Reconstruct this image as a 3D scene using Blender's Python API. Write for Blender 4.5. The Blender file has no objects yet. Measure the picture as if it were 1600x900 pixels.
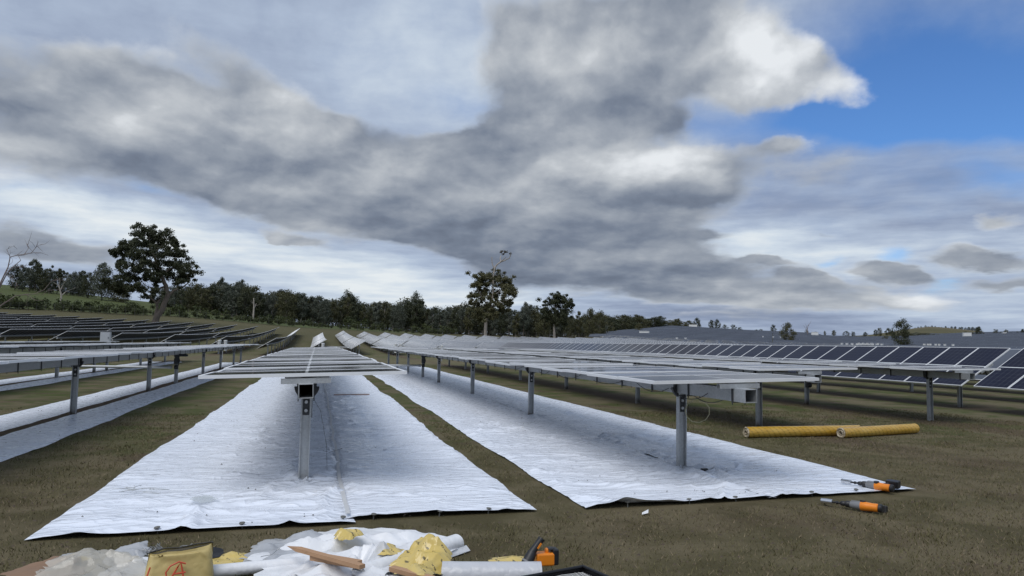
import bpy, bmesh, math, random
import numpy as np
from mathutils import Vector, Matrix, Euler
random.seed(7); RNG = np.random.default_rng(11)
sc = bpy.context.scene
COL = sc.collection
rad = math.radians

# ---------------------------------------------------------------- camera
CAM_H = 1.6; FPX = 1160.0
PITCH, YAW, ROLL = rad(4.3), rad(14.6), rad(1.1)
_F = Vector((math.sin(YAW)*math.cos(PITCH), math.cos(YAW)*math.cos(PITCH), math.sin(PITCH)))
_r = Vector((math.cos(YAW), -math.sin(YAW), 0)); _u = _r.cross(_F)
CR = _r*math.cos(ROLL)+_u*math.sin(ROLL); CU = _u*math.cos(ROLL)-_r*math.sin(ROLL)
cd = bpy.data.cameras.new('camera'); cam = bpy.data.objects.new('camera', cd); COL.objects.link(cam)
cd.sensor_width = 36; cd.lens = FPX/1600*36; cd.clip_start = .05; cd.clip_end = 20000
cam.matrix_world = Matrix(((CR.x,CU.x,-_F.x,0),(CR.y,CU.y,-_F.y,0),(CR.z,CU.z,-_F.z,CAM_H),(0,0,0,1)))
sc.camera = cam
def ray(px, py): return (CR*(px-800)+CU*(450-py)+_F*FPX)
def on_z(px, py, z=0.0):
    d = ray(px, py); t = (z-CAM_H)/d.z; return Vector((d.x*t, d.y*t, z))
def at_d(px, py, D):                      # point at horizontal distance D along a sight line
    d = ray(px, py); t = D/math.hypot(d.x, d.y); return Vector((d.x*t, d.y*t, CAM_H+d.z*t))

# ---------------------------------------------------------------- colour management
sc.view_settings.view_transform = 'Standard'; sc.view_settings.look = 'None'
sc.view_settings.exposure = 0.40; sc.view_settings.gamma = 1.0
sc.render.engine = 'CYCLES'
sc.cycles.max_bounces = 6; sc.cycles.diffuse_bounces = 3; sc.cycles.glossy_bounces = 3; sc.cycles.transmission_bounces = 4
sc.cycles.transparent_max_bounces = 8

# ---------------------------------------------------------------- sun
SUN_DIR = Vector((-0.36, -0.40, 0.84)).normalized()      # towards the sun
sl = bpy.data.lights.new('sun', 'SUN'); sun = bpy.data.objects.new('sun', sl); COL.objects.link(sun)
sl.energy = 1.5; sl.angle = rad(40); sl.color = (1.0, .975, .94)
sun.rotation_euler = SUN_DIR.to_track_quat('Z', 'Y').to_euler()

# ---------------------------------------------------------------- sky: Nishita blue behind procedural cloud layers
W = bpy.data.worlds.new('World'); sc.world = W; W.use_nodes = True
wt = W.node_tree; wt.nodes.clear()
def nd(t, **kw):
    n = wt.nodes.new(t)
    for k, v in kw.items(): setattr(n, k, v)
    return n
def put(sock, v):
    if isinstance(v, bpy.types.NodeSocket): wt.links.new(v, sock)
    elif v is not None: sock.default_value = v
def M(op, a, b=None, c=None, clamp=False):
    n = nd('ShaderNodeMath', operation=op, use_clamp=clamp); put(n.inputs[0], a); put(n.inputs[1], b); put(n.inputs[2], c); return n.outputs[0]
def VM(op, a, b=None, out=0):
    n = nd('ShaderNodeVectorMath', operation=op); put(n.inputs[0], a); put(n.inputs[1], b); return n.outputs[out]
def VS(a, s):
    n = nd('ShaderNodeVectorMath', operation='SCALE'); put(n.inputs[0], a); put(n.inputs['Scale'], s); return n.outputs[0]
def XYZ(x, y, z=0.0):
    n = nd('ShaderNodeCombineXYZ'); put(n.inputs[0], x); put(n.inputs[1], y); put(n.inputs[2], z); return n.outputs[0]
def NOISE(v, scale, detail=6, rough=.55, out='Fac'):
    n = nd('ShaderNodeTexNoise', noise_dimensions='3D'); put(n.inputs['Vector'], v); n.inputs['Scale'].default_value = scale
    n.inputs['Detail'].default_value = detail; n.inputs['Roughness'].default_value = rough; return n.outputs[out]
def STEP(v, a, b, lo=0., hi=1.):
    n = nd('ShaderNodeMapRange', interpolation_type='SMOOTHSTEP'); put(n.inputs['Value'], v)
    n.inputs['From Min'].default_value = a; n.inputs['From Max'].default_value = b
    n.inputs['To Min'].default_value = lo; n.inputs['To Max'].default_value = hi; return n.outputs[0]
def RAMP(v, stops):
    n = nd('ShaderNodeValToRGB'); put(n.inputs[0], v); e = n.color_ramp.elements
    while len(e) > 1: e.remove(e[0])
    e[0].position = stops[0][0]; e[0].color = (*stops[0][1], 1)
    for p, c in stops[1:]:
        k = e.new(p); k.color = (*c, 1)
    return n.outputs[0]
def MIX(f, a, b):
    n = nd('ShaderNodeMix', data_type='RGBA'); put(n.inputs[0], f); put(n.inputs[6], a); put(n.inputs[7], b); return n.outputs[2]
def azel(px, py):
    d = ray(px, py); return math.atan2(d.x, d.y), math.atan2(d.z, math.hypot(d.x, d.y))
CHAIN = None
def FIELD(P, base, blobs):
    s = base
    global CHAIN
    for i, (cx, cy, rx, ry, rot, amp) in enumerate(blobs):
        if CHAIN is not None and i % 8 == 0: P = VM('ADD', P, XYZ(M('MULTIPLY', CHAIN, 1e-9), 0.0))   # evaluates the blobs in turn, so that the shader's stack stays small
        a, e = azel(cx, cy)
        m = nd('ShaderNodeMapping', vector_type='TEXTURE'); put(m.inputs['Vector'], P)
        m.inputs['Location'].default_value = (a, e, 0); m.inputs['Rotation'].default_value = (0, 0, rad(-rot)-ROLL*0)
        m.inputs['Scale'].default_value = (rx/FPX/math.cos(e), ry/FPX, 1)
        l = VM('LENGTH', m.outputs[0], out=1)
        w = STEP(l, 0.0, 1.55, 1.0, 0.0)
        s = M('MULTIPLY_ADD', w, amp, s); CHAIN = s
    return s
tc = nd('ShaderNodeTexCoord'); sp = nd('ShaderNodeSeparateXYZ'); put(sp.inputs[0], tc.outputs['Generated'])
AZ = M('ARCTAN2', sp.outputs[0], sp.outputs[1]); EL = M('ARCSINE', sp.outputs[2])
P0 = XYZ(AZ, EL)
ELs = M('MAXIMUM', EL, 0.0)
# noise space: clouds get flatter towards the horizon
PN = XYZ(M('MULTIPLY', AZ, 1.25), M('MULTIPLY', M('LOGARITHM', M('ADD', ELs, .10), math.e), .72))
warp = VM('SUBTRACT', NOISE(PN, 3.0, 3, .5, 'Color'), (.5, .5, .5))
warp2 = VM('SUBTRACT', NOISE(VM('ADD', PN, (3.1, 1.7, 0)), 13.0, 4, .55, 'Color'), (.5, .5, .5))
P1 = VM('ADD', VM('ADD', P0, VM('MULTIPLY', warp, (.10, .06, 0))), VM('MULTIPLY', warp2, (.045, .030, 0)))
PNw = VM('ADD', VM('ADD', PN, VS(warp, .05)), VS(warp2, .02))
n_big = NOISE(PNw, 4.6, 10, .52)
n_up = NOISE(VM('ADD', PNw, (-.014, .042, 0)), 4.6, 6, .48)
relief = M('SUBTRACT', n_big, n_up)
n_fine = NOISE(VM('ADD', PNw, (7.3, 2.1, 0)), 15.0, 7, .55)
n_fup = NOISE(VM('ADD', PNw, (7.3-.006, 2.1+.014, 0)), 15.0, 4, .45)
relief2 = M('SUBTRACT', n_fine, n_fup)
n_str = NOISE(VM('MULTIPLY', PNw, (1.0, 2.8, 1)), 6.0, 8, .58)

SKYGAIN = (.47, .70, .98)
CUM = [(60,215,260,62,0,.75),(330,235,220,70,12,.8),(480,265,230,75,10,.8),(640,315,260,70,10,.95),(870,320,250,75,5,.9),
 (1000,300,190,60,0,.6),(850,215,150,90,20,.75),(740,240,120,60,0,.35),(1040,255,150,55,0,.8),(880,90,160,90,0,.8),(1030,60,220,80,0,.7),(1180,90,190,60,12,.9),
 (1300,110,130,52,10,.6),(1370,128,70,40,0,.25),(1430,120,60,34,0,-.2),(590,200,110,22,5,.4),(700,215,90,22,0,.3),(120,110,160,40,6,.35),(300,150,130,40,8,.35),(450,185,120,55,20,.6),(340,90,85,35,25,.5),(200,90,60,30,0,.3),(900,395,190,40,4,.75),(1060,432,220,36,6,.9),(1120,462,150,16,2,.5),(820,440,90,25,0,.5),
 (1535,405,62,13,6,.95),(1400,426,58,11,10,.95),(1270,437,46,11,8,.9),(1190,409,36,7,4,.8),(1565,342,36,14,0,.7),(1280,370,22,9,10,.6),
 (1228,222,46,17,0,.75),(470,372,60,10,14,.8),(1575,440,60,11,0,.7),(1430,458,75,17,4,.7),(1250,468,110,14,3,.5),(1100,375,60,12,0,.4),
 (40,375,110,28,8,.6),(130,400,80,25,8,.5),(310,410,50,14,15,.4),(1060,190,46,24,0,.4),(1000,180,80,34,0,.45),(680,375,90,25,10,.4),
 (640,90,110,90,0,-.6),(730,160,90,50,0,-.4),(1470,50,220,110,0,-.9),(1300,195,220,32,0,-.45),(450,425,330,40,8,-.4)]
CUMB = [(600,335,300,48,11,-.20),(880,350,230,45,4,-.14),(1010,305,130,22,2,-.24),(250,275,180,30,14,-.10),(1060,190,50,26,0,-.13),
 (920,400,200,34,4,-.12),(1060,432,220,30,6,-.10),(700,250,150,40,0,-.06),(180,195,110,42,10,.24),(450,165,70,35,15,.18),(470,230,60,18,0,.12),
 (1165,45,85,46,15,.34),(1255,85,110,44,15,.24),(1370,125,70,24,0,.10),(120,110,160,40,6,.12),(990,235,120,36,0,.32),(870,265,80,28,0,.16),(1080,250,70,26,10,.22),(1440,458,52,15,4,.38),
 (1220,130,170,26,4,.10),(930,60,130,60,0,.10),(1228,222,40,16,0,.10),(1535,410,62,13,6,-.12),(1400,430,58,11,10,-.10),(1270,440,46,11,8,-.10),
 (300,100,90,40,20,.06),(850,170,100,60,0,.06)]
VEILA = [(1500,50,230,110,6,-1.05),(1310,182,260,42,3,-1.0),(1500,150,220,70,10,-.7),(740,165,90,30,8,-.42),(640,80,130,90,0,-.20),(1400,265,280,70,5,-.32),
 (1590,275,60,22,10,-.5),(1390,403,24,10,0,-.75),(1280,411,22,8,0,-.6),(1480,438,26,12,0,-.6),(230,288,46,10,10,-.45),(20,300,60,6,0,-.3)]
VEILB = [(480,425,400,48,9,.36),(300,365,200,30,12,.22),(760,460,240,32,4,.2),(1300,405,240,40,4,.22),(1150,380,150,24,4,.22),(640,90,130,90,0,.26),(730,150,70,40,0,.12),
 (1100,495,320,20,2,-.26),(1400,280,240,70,6,-.16),(130,60,260,70,0,-.04),(700,480,200,16,0,-.12),(1500,480,200,25,0,.12),(100,330,150,20,10,.2)]

cum = FIELD(P1, 0.0, CUM)
cum = M('MULTIPLY_ADD', M('SUBTRACT', n_big, .5), 1.75, cum)
cum = M('MULTIPLY_ADD', M('SUBTRACT', n_fine, .5), .46, cum)
cumA = M('MULTIPLY', STEP(cum, .12, .60), .96)
cumB = FIELD(P1, .46, CUMB)
cumB = M('MULTIPLY_ADD', relief, 1.5, cumB)
cumB = M('MULTIPLY_ADD', relief2, .28, cumB)
cumB = M('MULTIPLY_ADD', M('SUBTRACT', cumA, 1.0), -.28, cumB)
cumB = M('MULTIPLY_ADD', M('SUBTRACT', NOISE(VM('ADD', PNw, (2.2, 5.1, 0)), 3.0, 4, .5), .5), .85, cumB)
cumC = RAMP(cumB, [(0, (.10, .122, .17)), (.25, (.175, .21, .275)), (.5, (.315, .35, .405)), (.75, (.51, .54, .575)), (1, (.79, .82, .85))])
veil = FIELD(P1, .93, VEILA)
veil = M('MULTIPLY_ADD', M('SUBTRACT', n_fine, .5), .35, veil)
veil = M('MULTIPLY_ADD', M('SUBTRACT', n_big, .5), .5, veil)
veilA = STEP(veil, -.30, .92)
veilB = FIELD(P1, .47, VEILB)
veilB = M('MULTIPLY_ADD', M('SUBTRACT', n_str, .5), STEP(EL, .05, .32, 1.0, .35), veilB)
veilB = M('MULTIPLY_ADD', M('SUBTRACT', n_fine, .5), .25, veilB)
veilC = RAMP(veilB, [(0, (.165, .21, .315)), (.3, (.28, .34, .47)), (.55, (.41, .49, .625)), (.8, (.60, .68, .77)), (1, (.76, .81, .84))])
sky = nd('ShaderNodeTexSky', sky_type='NISHITA'); sky.sun_disc = False
sky.sun_elevation = math.asin(SUN_DIR.z); sky.sun_rotation = math.atan2(SUN_DIR.x, SUN_DIR.y)
sky.altitude = 200; sky.air_density = 1.0; sky.dust_density = .3; sky.ozone_density = 3.0
BG = 0.10
k = 0.78/BG
hue = VM('MULTIPLY', sky.outputs[0], SKYGAIN)
col = MIX(veilA, hue, VS(veilC, k))
col = MIX(cumA, col, VS(cumC, k))
bg = nd('ShaderNodeBackground'); put(bg.inputs[0], col); bg.inputs[1].default_value = BG
wo = nd('ShaderNodeOutputWorld'); put(wo.inputs[0], bg.outputs[0])
W.cycles.sampling_method = 'MANUAL'; W.cycles.sample_map_resolution = 512


# ---------------------------------------------------------------- helpers
class MB:
    """collects shapes and links them as one mesh object"""
    def __init__(s): s.v = []; s.f = []; s.m = []
    def add(s, vs, fs, m=0):
        o = len(s.v); s.v += [tuple(p) for p in vs]; s.f += [tuple(i+o for i in f) for f in fs]; s.m += [m]*len(fs)
    def box(s, c, d, m=0, rot=None, taper=1.0):
        hx, hy, hz = d[0]/2, d[1]/2, d[2]/2
        vs = [Vector((x*hx*(taper if z > 0 else 1), y*hy*(taper if z > 0 else 1), z*hz)) for z in (-1, 1) for x, y in ((-1,-1),(1,-1),(1,1),(-1,1))]
        if rot is not None: vs = [rot @ v for v in vs]
        s.add([v+Vector(c) for v in vs], [(3,2,1,0),(4,5,6,7),(0,1,5,4),(1,2,6,5),(2,3,7,6),(3,0,4,7)], m)
    def tube(s, pts, r, n=8, m=0, caps=True):
        pts = [Vector(p) for p in pts]; rs = r if isinstance(r, (list, tuple)) else [r]*len(pts)
        vs = []; up = None
        for i, p in enumerate(pts):
            t = (pts[min(i+1, len(pts)-1)]-pts[max(i-1, 0)])
            t = t.normalized() if t.length > 1e-9 else Vector((0,0,1))
            if up is None: up = Vector((0,0,1)) if abs(t.z) < .9 else Vector((1,0,0))
            a = t.cross(up); a = a.normalized() if a.length > 1e-6 else t.orthogonal().normalized(); b = a.cross(t); up = b
            vs += [p+(a*math.cos(2*math.pi*k/n)+b*math.sin(2*math.pi*k/n))*rs[i] for k in range(n)]
        fs = [(i*n+k, i*n+(k+1) % n, (i+1)*n+(k+1) % n, (i+1)*n+k) for i in range(len(pts)-1) for k in range(n)]
        if caps: fs += [tuple(range(n-1, -1, -1)), tuple((len(pts)-1)*n+k for k in range(n))]
        s.add(vs, fs, m)
    def lathe(s, prof, n=16, m=0, M4=None):          # profile (x along axis, radius)
        vs = []
        for x, r in prof: vs += [Vector((x, r*math.cos(2*math.pi*k/n), r*math.sin(2*math.pi*k/n))) for k in range(n)]
        if M4 is not None: vs = [M4 @ v for v in vs]
        L = len(prof)
        fs = [(i*n+k, (i+1)*n+k, (i+1)*n+(k+1) % n, i*n+(k+1) % n) for i in range(L-1) for k in range(n)]
        fs += [tuple(range(n)), tuple((L-1)*n+k for k in range(n-1, -1, -1))]
        s.add(vs, fs, m)
    def mesh(s, name, mats, smooth=False):
        me = bpy.data.meshes.new(name); me.from_pydata(s.v, [], s.f)
        for m in mats: me.materials.append(m)
        if len(mats) > 1: me.polygons.foreach_set('material_index', s.m)
        if smooth:
            me.polygons.foreach_set('use_smooth', [True]*len(s.f))
            try: me.set_sharp_from_angle(angle=rad(40))
            except Exception: pass
        me.update(); return me
def link(name, me, parent=None, loc=None, rot=None, scale=None):
    o = bpy.data.objects.new(name, me); COL.objects.link(o)
    if parent is not None: o.parent = parent
    if loc is not None: o.location = loc
    if rot is not None: o.rotation_euler = rot
    if scale is not None: o.scale = scale
    return o
def tag(o, label, cat, group=None, kind=None):
    o['label'] = label; o['category'] = cat
    if group: o['group'] = group
    if kind: o['kind'] = kind
    return o
def thing(name, label, cat, loc=(0,0,0), rot=(0,0,0), group=None, scale=None):
    return tag(link(name, None, None, loc, rot, scale), label, cat, group)
def arr_mesh(name, V, F, mats, smooth=False, mi=None):   # numpy verts (n,3), faces (m,3|4)
    me = bpy.data.meshes.new(name); k = F.shape[1]
    me.vertices.add(len(V)); me.vertices.foreach_set('co', np.ascontiguousarray(V, dtype=np.float32).ravel())
    me.loops.add(F.size); me.loops.foreach_set('vertex_index', np.ascontiguousarray(F, dtype=np.int32).ravel())
    me.polygons.add(len(F)); me.polygons.foreach_set('loop_start', np.arange(0, F.size, k, dtype=np.int32))
    for m in mats: me.materials.append(m)
    if mi is not None: me.polygons.foreach_set('material_index', np.ascontiguousarray(mi, dtype=np.int32))
    if smooth: me.polygons.foreach_set('use_smooth', np.ones(len(F), dtype=bool))
    me.update(calc_edges=True); me.validate(); return me
def grid_faces(nu, nv, wrap=False):
    i = np.arange(nu-1)[:, None]; j = np.arange(nv if wrap else nv-1)[None, :]; j2 = (j+1) % nv
    return np.stack([i*nv+j+0*i, (i+1)*nv+j, (i+1)*nv+j2, i*nv+j2], -1).reshape(-1, 4)
# value noise, vectorised
def _h(ix, iy, s):
    n = (ix.astype(np.int64)*374761393+iy.astype(np.int64)*668265263+s*1442695041) & 0xffffffff
    n = ((n ^ (n >> 13))*1274126177) & 0xffffffff
    return ((n ^ (n >> 16)) & 0xffff)/65535.0
def vn(x, y, s=0):
    x = np.asarray(x, float); y = np.asarray(y, float); ix = np.floor(x); iy = np.floor(y); fx = x-ix; fy = y-iy
    fx = fx*fx*fx*(fx*(fx*6-15)+10); fy = fy*fy*fy*(fy*(fy*6-15)+10)
    a = _h(ix, iy, s); b = _h(ix+1, iy, s); c = _h(ix, iy+1, s); d = _h(ix+1, iy+1, s)
    return (a+(b-a)*fx)*(1-fy)+(c+(d-c)*fx)*fy
def fbm(x, y, o=4, s=0, g=.5):
    t = 0; a = 1; n = 0
    for k in range(o): t = t+a*vn(np.asarray(x)*2**k, np.asarray(y)*2**k, s+k*17); n += a; a *= g
    return t/n-.5

# ---------------------------------------------------------------- materials
class NT:
    def __init__(s, name):
        s.m = bpy.data.materials.new(name); s.m.use_nodes = True; s.t = s.m.node_tree; s.t.nodes.clear()
        s.b = s.n('ShaderNodeBsdfPrincipled'); s.o = s.n('ShaderNodeOutputMaterial'); s.l(s.b.outputs[0], s.o.inputs[0])
    def n(s, t, **kw):
        x = s.t.nodes.new(t)
        for k, v in kw.items(): setattr(x, k, v)
        return x
    def l(s, a, b): s.t.links.new(a, b)
    def put(s, sock, v):
        if isinstance(v, bpy.types.NodeSocket): s.l(v, sock)
        elif v is not None:
            if sock.type == 'RGBA' and len(v) == 3: v = (*v, 1)
            sock.default_value = v
    def set(s, **kw):
        for k, v in kw.items(): s.put(s.b.inputs[k.replace('_', ' ')], v)
        return s
    def coord(s, which='Object'): return s.n('ShaderNodeTexCoord').outputs[which]
    def pos(s): return s.n('ShaderNodeNewGeometry').outputs['Position']
    def scale(s, v, sc): 
        x = s.n('ShaderNodeVectorMath', operation='MULTIPLY'); s.put(x.inputs[0], v); x.inputs[1].default_value = sc; return x.outputs[0]
    def noise(s, v, scale, detail=5, rough=.55, dist=0.0):
        x = s.n('ShaderNodeTexNoise'); s.put(x.inputs['Vector'], v); x.inputs['Scale'].default_value = scale
        x.inputs['Detail'].default_value = detail; x.inputs['Roughness'].default_value = rough; x.inputs['Distortion'].default_value = dist; return x.outputs['Fac']
    def math(s, op, a, b=None, c=None, clamp=False):
        x = s.n('ShaderNodeMath', operation=op, use_clamp=clamp)
        for i, q in enumerate((a, b, c)): s.put(x.inputs[i], q)
        return x.outputs[0]
    def step(s, v, a, b, lo=0., hi=1.):
        x = s.n('ShaderNodeMapRange', interpolation_type='SMOOTHSTEP'); s.put(x.inputs[0], v)
        for i, q in enumerate((a, b, lo, hi)): x.inputs[i+1].default_value = q
        return x.outputs[0]
    def mix(s, f, a, b):
        x = s.n('ShaderNodeMix', data_type='RGBA'); s.put(x.inputs[0], f); s.put(x.inputs[6], a); s.put(x.inputs[7], b); return x.outputs[2]
    def xyz(s, v):
        x = s.n('ShaderNodeSeparateXYZ'); s.put(x.inputs[0], v); return x.outputs
    def bump(s, h, strength=.4, dist=.02):
        x = s.n('ShaderNodeBump'); s.put(x.inputs['Height'], h); x.inputs['Strength'].default_value = strength; x.inputs['Distance'].default_value = dist
        s.l(x.outputs[0], s.b.inputs['Normal']); return s
def plain(name, c, rough=.5, metal=0.0, var=.15, scale=8.0, bump=0.0, **kw):
    t = NT(name); v = t.coord('Object'); n = t.noise(v, scale, 5)
    lo = tuple(q*(1-var) for q in c); hi = tuple(min(1, q*(1+var)) for q in c)
    t.set(Base_Color=t.mix(n, lo, hi), Roughness=rough, Metallic=metal, **kw)
    if bump: t.bump(n, bump, .01)
    return t.m

def steel_material():
    t = NT('galvanised steel'); v = t.pos()
    vo = t.n('ShaderNodeTexVoronoi'); t.put(vo.inputs['Vector'], v); vo.inputs['Scale'].default_value = 55
    sp = t.n('ShaderNodeSeparateColor'); t.l(vo.outputs['Color'], sp.inputs[0])
    n = t.noise(v, 3.5, 5)
    f = t.math('ADD', t.math('MULTIPLY', sp.outputs[0], .35), t.math('MULTIPLY', n, .7))
    low = t.xyz(v)[2]
    c = t.mix(f, (.32, .335, .345), (.54, .555, .56))
    mud = t.math('MULTIPLY', t.step(low, .0, .22, 1, 0), t.step(n, .4, .62))
    t.set(Base_Color=t.mix(mud, c, (.10, .075, .05)), Metallic=.55, Roughness=t.step(n, .2, .8, .42, .62)); return t.m
STEEL = steel_material()
DARKSTEEL = plain('dark bearing steel', (.045, .047, .05), .5, .4, .3, 20)
FRAME = plain('anodised aluminium frame', (.76, .77, .78), .45, .08, .05, 6)
def cell_material():
    t = NT('solar cells under glass'); x, y, z = t.xyz(t.coord('Object'))
    def line(c, n, w):          # thin bright lines between the cells
        fr = t.math('FRACT', t.math('ADD', t.math('MULTIPLY', c, n), 100.5)); d = t.math('ABSOLUTE', t.math('SUBTRACT', fr, .5)); return t.math('LESS_THAN', d, w)
    ly = line(y, 6/1.0, .028); lx = line(x, 12/2.05, .022)
    mid = t.math('LESS_THAN', t.math('ABSOLUTE', x), .016)
    nz = t.noise(t.coord('Object'), 1.3, 2)
    c = t.mix(nz, (.003, .0045, .018), (.005, .008, .028))
    c = t.mix(t.math('MULTIPLY', ly, .22), c, (.22, .24, .27)); c = t.mix(t.math('MULTIPLY', lx, .2), c, (.16, .18, .21)); c = t.mix(mid, c, (.62, .64, .66))
    dust = t.noise(t.pos(), .9, 5)
    c = t.mix(t.math('MULTIPLY', dust, .04), c, (.30, .28, .24))
    t.set(Base_Color=c, Roughness=t.step(dust, .3, .7, .05, .11), IOR=1.45, Specular_IOR_Level=.06); return t.m
CELL = cell_material()
BACK = plain('dark module back', (.026, .029, .038), .45, 0, .2, 3)
WHITEPL = plain('white plastic', (.72, .73, .73), .4, 0, .06, 10)
BLACKPL = plain('black plastic', (.018, .018, .02), .45, 0, .3, 25)
RUBBER = plain('black cable rubber', (.02, .02, .021), .6, 0, .2, 10)


# ---------------------------------------------------------------- terrain
T_D = np.array([0, 50, 77, 100, 130, 165, 200, 240, 330, 400, 600, 1000, 1500, 3000, 9000], float)
T_AZ = np.array([-60, -20, -11, 0, 9.7, 18, 22.5, 26.3, 33.6, 39.6, 44, 49, 90], float)
_tz = [[0,0,.2,.7,1.8,3.2,4.8,8.0,14.5,22,35,45,48,50,50],
       [0,0,.2,.7,1.8,3.2,4.8,8.0,14.5,22,35,45,48,50,50],
       [0,0,.1,.4,1.3,2.6,4.5,7.7,12.6,18,27,34,36,36,36],
       [0,0,-.1,.05,.7,1.9,3.2,5.3,8.4,9.5,13,18,18,18,18],
       [0,0,-.1,.0,.4,1.4,2.6,3.8,5.3,6,9,13,13,13,13],
       [0,0,0,.05,.4,1.2,2.3,3.3,4.6,5.4,9,10,9,8,8],
       [0,0,0,.1,.5,1.3,2.3,3.5,5.5,7.5,13,12,9,5,5],
       [0,0,0,.1,.5,1.1,1.8,2.7,6.0,9.0,17,14,10,5,5],
       [0,0,0,.1,.4,.9,1.4,2.1,4.5,7.0,14,13,9,5,5],
       [0,0,0,.1,.4,.8,1.2,1.7,3.5,5.5,11,20,14,5,5],
       [0,0,0,.1,.4,.8,1.2,1.7,3.5,6.0,12,33,24,8,8],
       [0,0,0,.1,.4,.8,1.2,1.6,4.0,7.0,15,22,18,8,8],
       [0,0,0,.1,.4,.8,1.2,1.6,4.0,7.0,12,14,10,8,8]]
T_Z = np.array(_tz, float)
def _raw(az, D):
    i = np.clip(np.searchsorted(T_AZ, az)-1, 0, len(T_AZ)-2); a = np.clip((az-T_AZ[i])/(T_AZ[i+1]-T_AZ[i]), 0, 1); a = a*a*(3-2*a)*.5+a*.5
    j = np.clip(np.searchsorted(T_D, D)-1, 0, len(T_D)-2); d = np.clip((D-T_D[j])/(T_D[j+1]-T_D[j]), 0, 1)
    return (T_Z[i, j]*(1-d)+T_Z[i, j+1]*d)*(1-a)+(T_Z[i+1, j]*(1-d)+T_Z[i+1, j+1]*d)*a
def gz(x, y):
    x = np.asarray(x, float); y = np.asarray(y, float); D = np.hypot(x, y); az = np.degrees(np.arctan2(x, y))
    az = np.where(np.abs(az) > 120, 60*np.sign(az), az)
    r = 0
    for k in (.90, .95, 1, 1.05, 1.1): r = r+_raw(az, D*k)
    und = fbm(x*.012, y*.012, 3, 77)*1.3*np.clip((D-230)/220, 0, 1)*np.clip((az-20)/4, 0, 1)
    return r/5+und
def gzf(x, y): return float(gz(x, y))
def pt(px, D):                            # ground point in the direction of image column px at distance D
    d = ray(px, 530); a = math.atan2(d.x, d.y); x, y = D*math.sin(a), D*math.cos(a); return Vector((x, y, gzf(x, y)))
def ground_material():
    t = NT('grass and bare soil'); P = t.pos(); x, y, z = t.xyz(P)
    n1 = t.noise(P, .35, 5); n2 = t.noise(P, 2.2, 6, .6); n3 = t.noise(P, 28, 6, .65); n4 = t.noise(P, 110, 4, .6)
    D = t.math('SQRT', t.math('ADD', t.math('MULTIPLY', x, x), t.math('MULTIPLY', y, y)))
    # bare soil under each row of posts, greener strips between
    ph = t.math('FRACT', t.math('ADD', t.math('DIVIDE', t.math('ADD', x, .1), 4.62), 100.5))
    d = t.math('ABSOLUTE', t.math('SUBTRACT', ph, .5))
    d = t.math('ADD', d, t.math('MULTIPLY', t.math('SUBTRACT', n2, .5), .22))
    soil = t.math('MULTIPLY', t.step(d, .05, .19, 1, 0), t.step(y, 7, 13))
    worn = t.step(t.math('ADD', y, t.math('MULTIPLY', t.math('SUBTRACT', n1, .5), 9)), 8, 15, 1, 0)
    green = t.mix(n2, (.054, .072, .020), (.104, .112, .040))
    dry = t.mix(n2, (.115, .098, .056), (.18, .155, .092))
    dirt = t.mix(n3, (.075, .049, .034), (.135, .096, .070))
    pa = t.noise(P, 1.1, 6, .62, .5); g = t.mix(t.step(t.math('ADD', t.math('MULTIPLY', n1, .6), t.math('MULTIPLY', pa, .7)), .56, .74), green, dry); g = t.mix(t.math('MULTIPLY', t.step(t.noise(P, .75, 5, .6, .4), .52, .66), .7), g, dirt)
    g = t.mix(t.math('MULTIPLY', worn, .75), g, t.mix(t.step(pa, .35, .65), (.096, .074, .042), (.168, .138, .082)))
    g = t.mix(t.math('MULTIPLY', soil, .8), g, dirt)
    road = t.math('MULTIPLY', t.step(y, 54, 58), t.step(y, 70, 76, 1, 0))
    g = t.mix(t.math('MULTIPLY', road, .6), g, dry)
    far = t.mix(t.noise(P, .03, 5), (.066, .066, .029), (.115, .100, .052))
    g = t.mix(t.step(D, 90, 170), g, far)
    g = t.mix(t.step(D, 780, 900), g, (.125, .105, .062))
    pad = t.math('MULTIPLY', t.step(D, 246, 256), t.step(x, 10, 60, 1, 0))
    g = t.mix(t.math('MULTIPLY', pad, .8), g, (.070, .092, .030))
    spk = t.step(n4, .56, .72); g = t.mix(t.math('MULTIPLY', spk, .45), g, (.16, .135, .085))
    spd = t.step(n4, .44, .28); g = t.mix(t.math('MULTIPLY', t.step(n4, .26, .44, 1, 0), .6), g, (.022, .018, .012))
    t.set(Base_Color=g, Roughness=.95, Specular_IOR_Level=.15)
    h = t.math('ADD', t.math('MULTIPLY', n3, .7), t.math('MULTIPLY', n4, .4)); t.bump(h, .8, .05)
    return t.m
GROUND = ground_material()
_R = np.concatenate([[.01], np.geomspace(1.5, 60, 40), np.geomspace(64, 9000, 110)])
_A = np.radians(np.concatenate([np.arange(-60, 60, .5), np.arange(60, 300, 4.0)]))
_rr, _aa = np.meshgrid(_R, _A, indexing='ij'); _x = _rr*np.sin(_aa); _y = _rr*np.cos(_aa); _z = gz(_x, _y)
_z = _z+np.where(_rr > 60, fbm(_x*.02, _y*.02, 3, 5)*np.minimum(1, (_rr-60)/200)*.8, 0)
ground = link('ground', arr_mesh('ground', np.stack([_x, _y, _z], -1).reshape(-1, 3), grid_faces(len(_R), len(_A), True)[:, ::-1], [GROUND], True))
ground['kind'] = 'structure'

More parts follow.
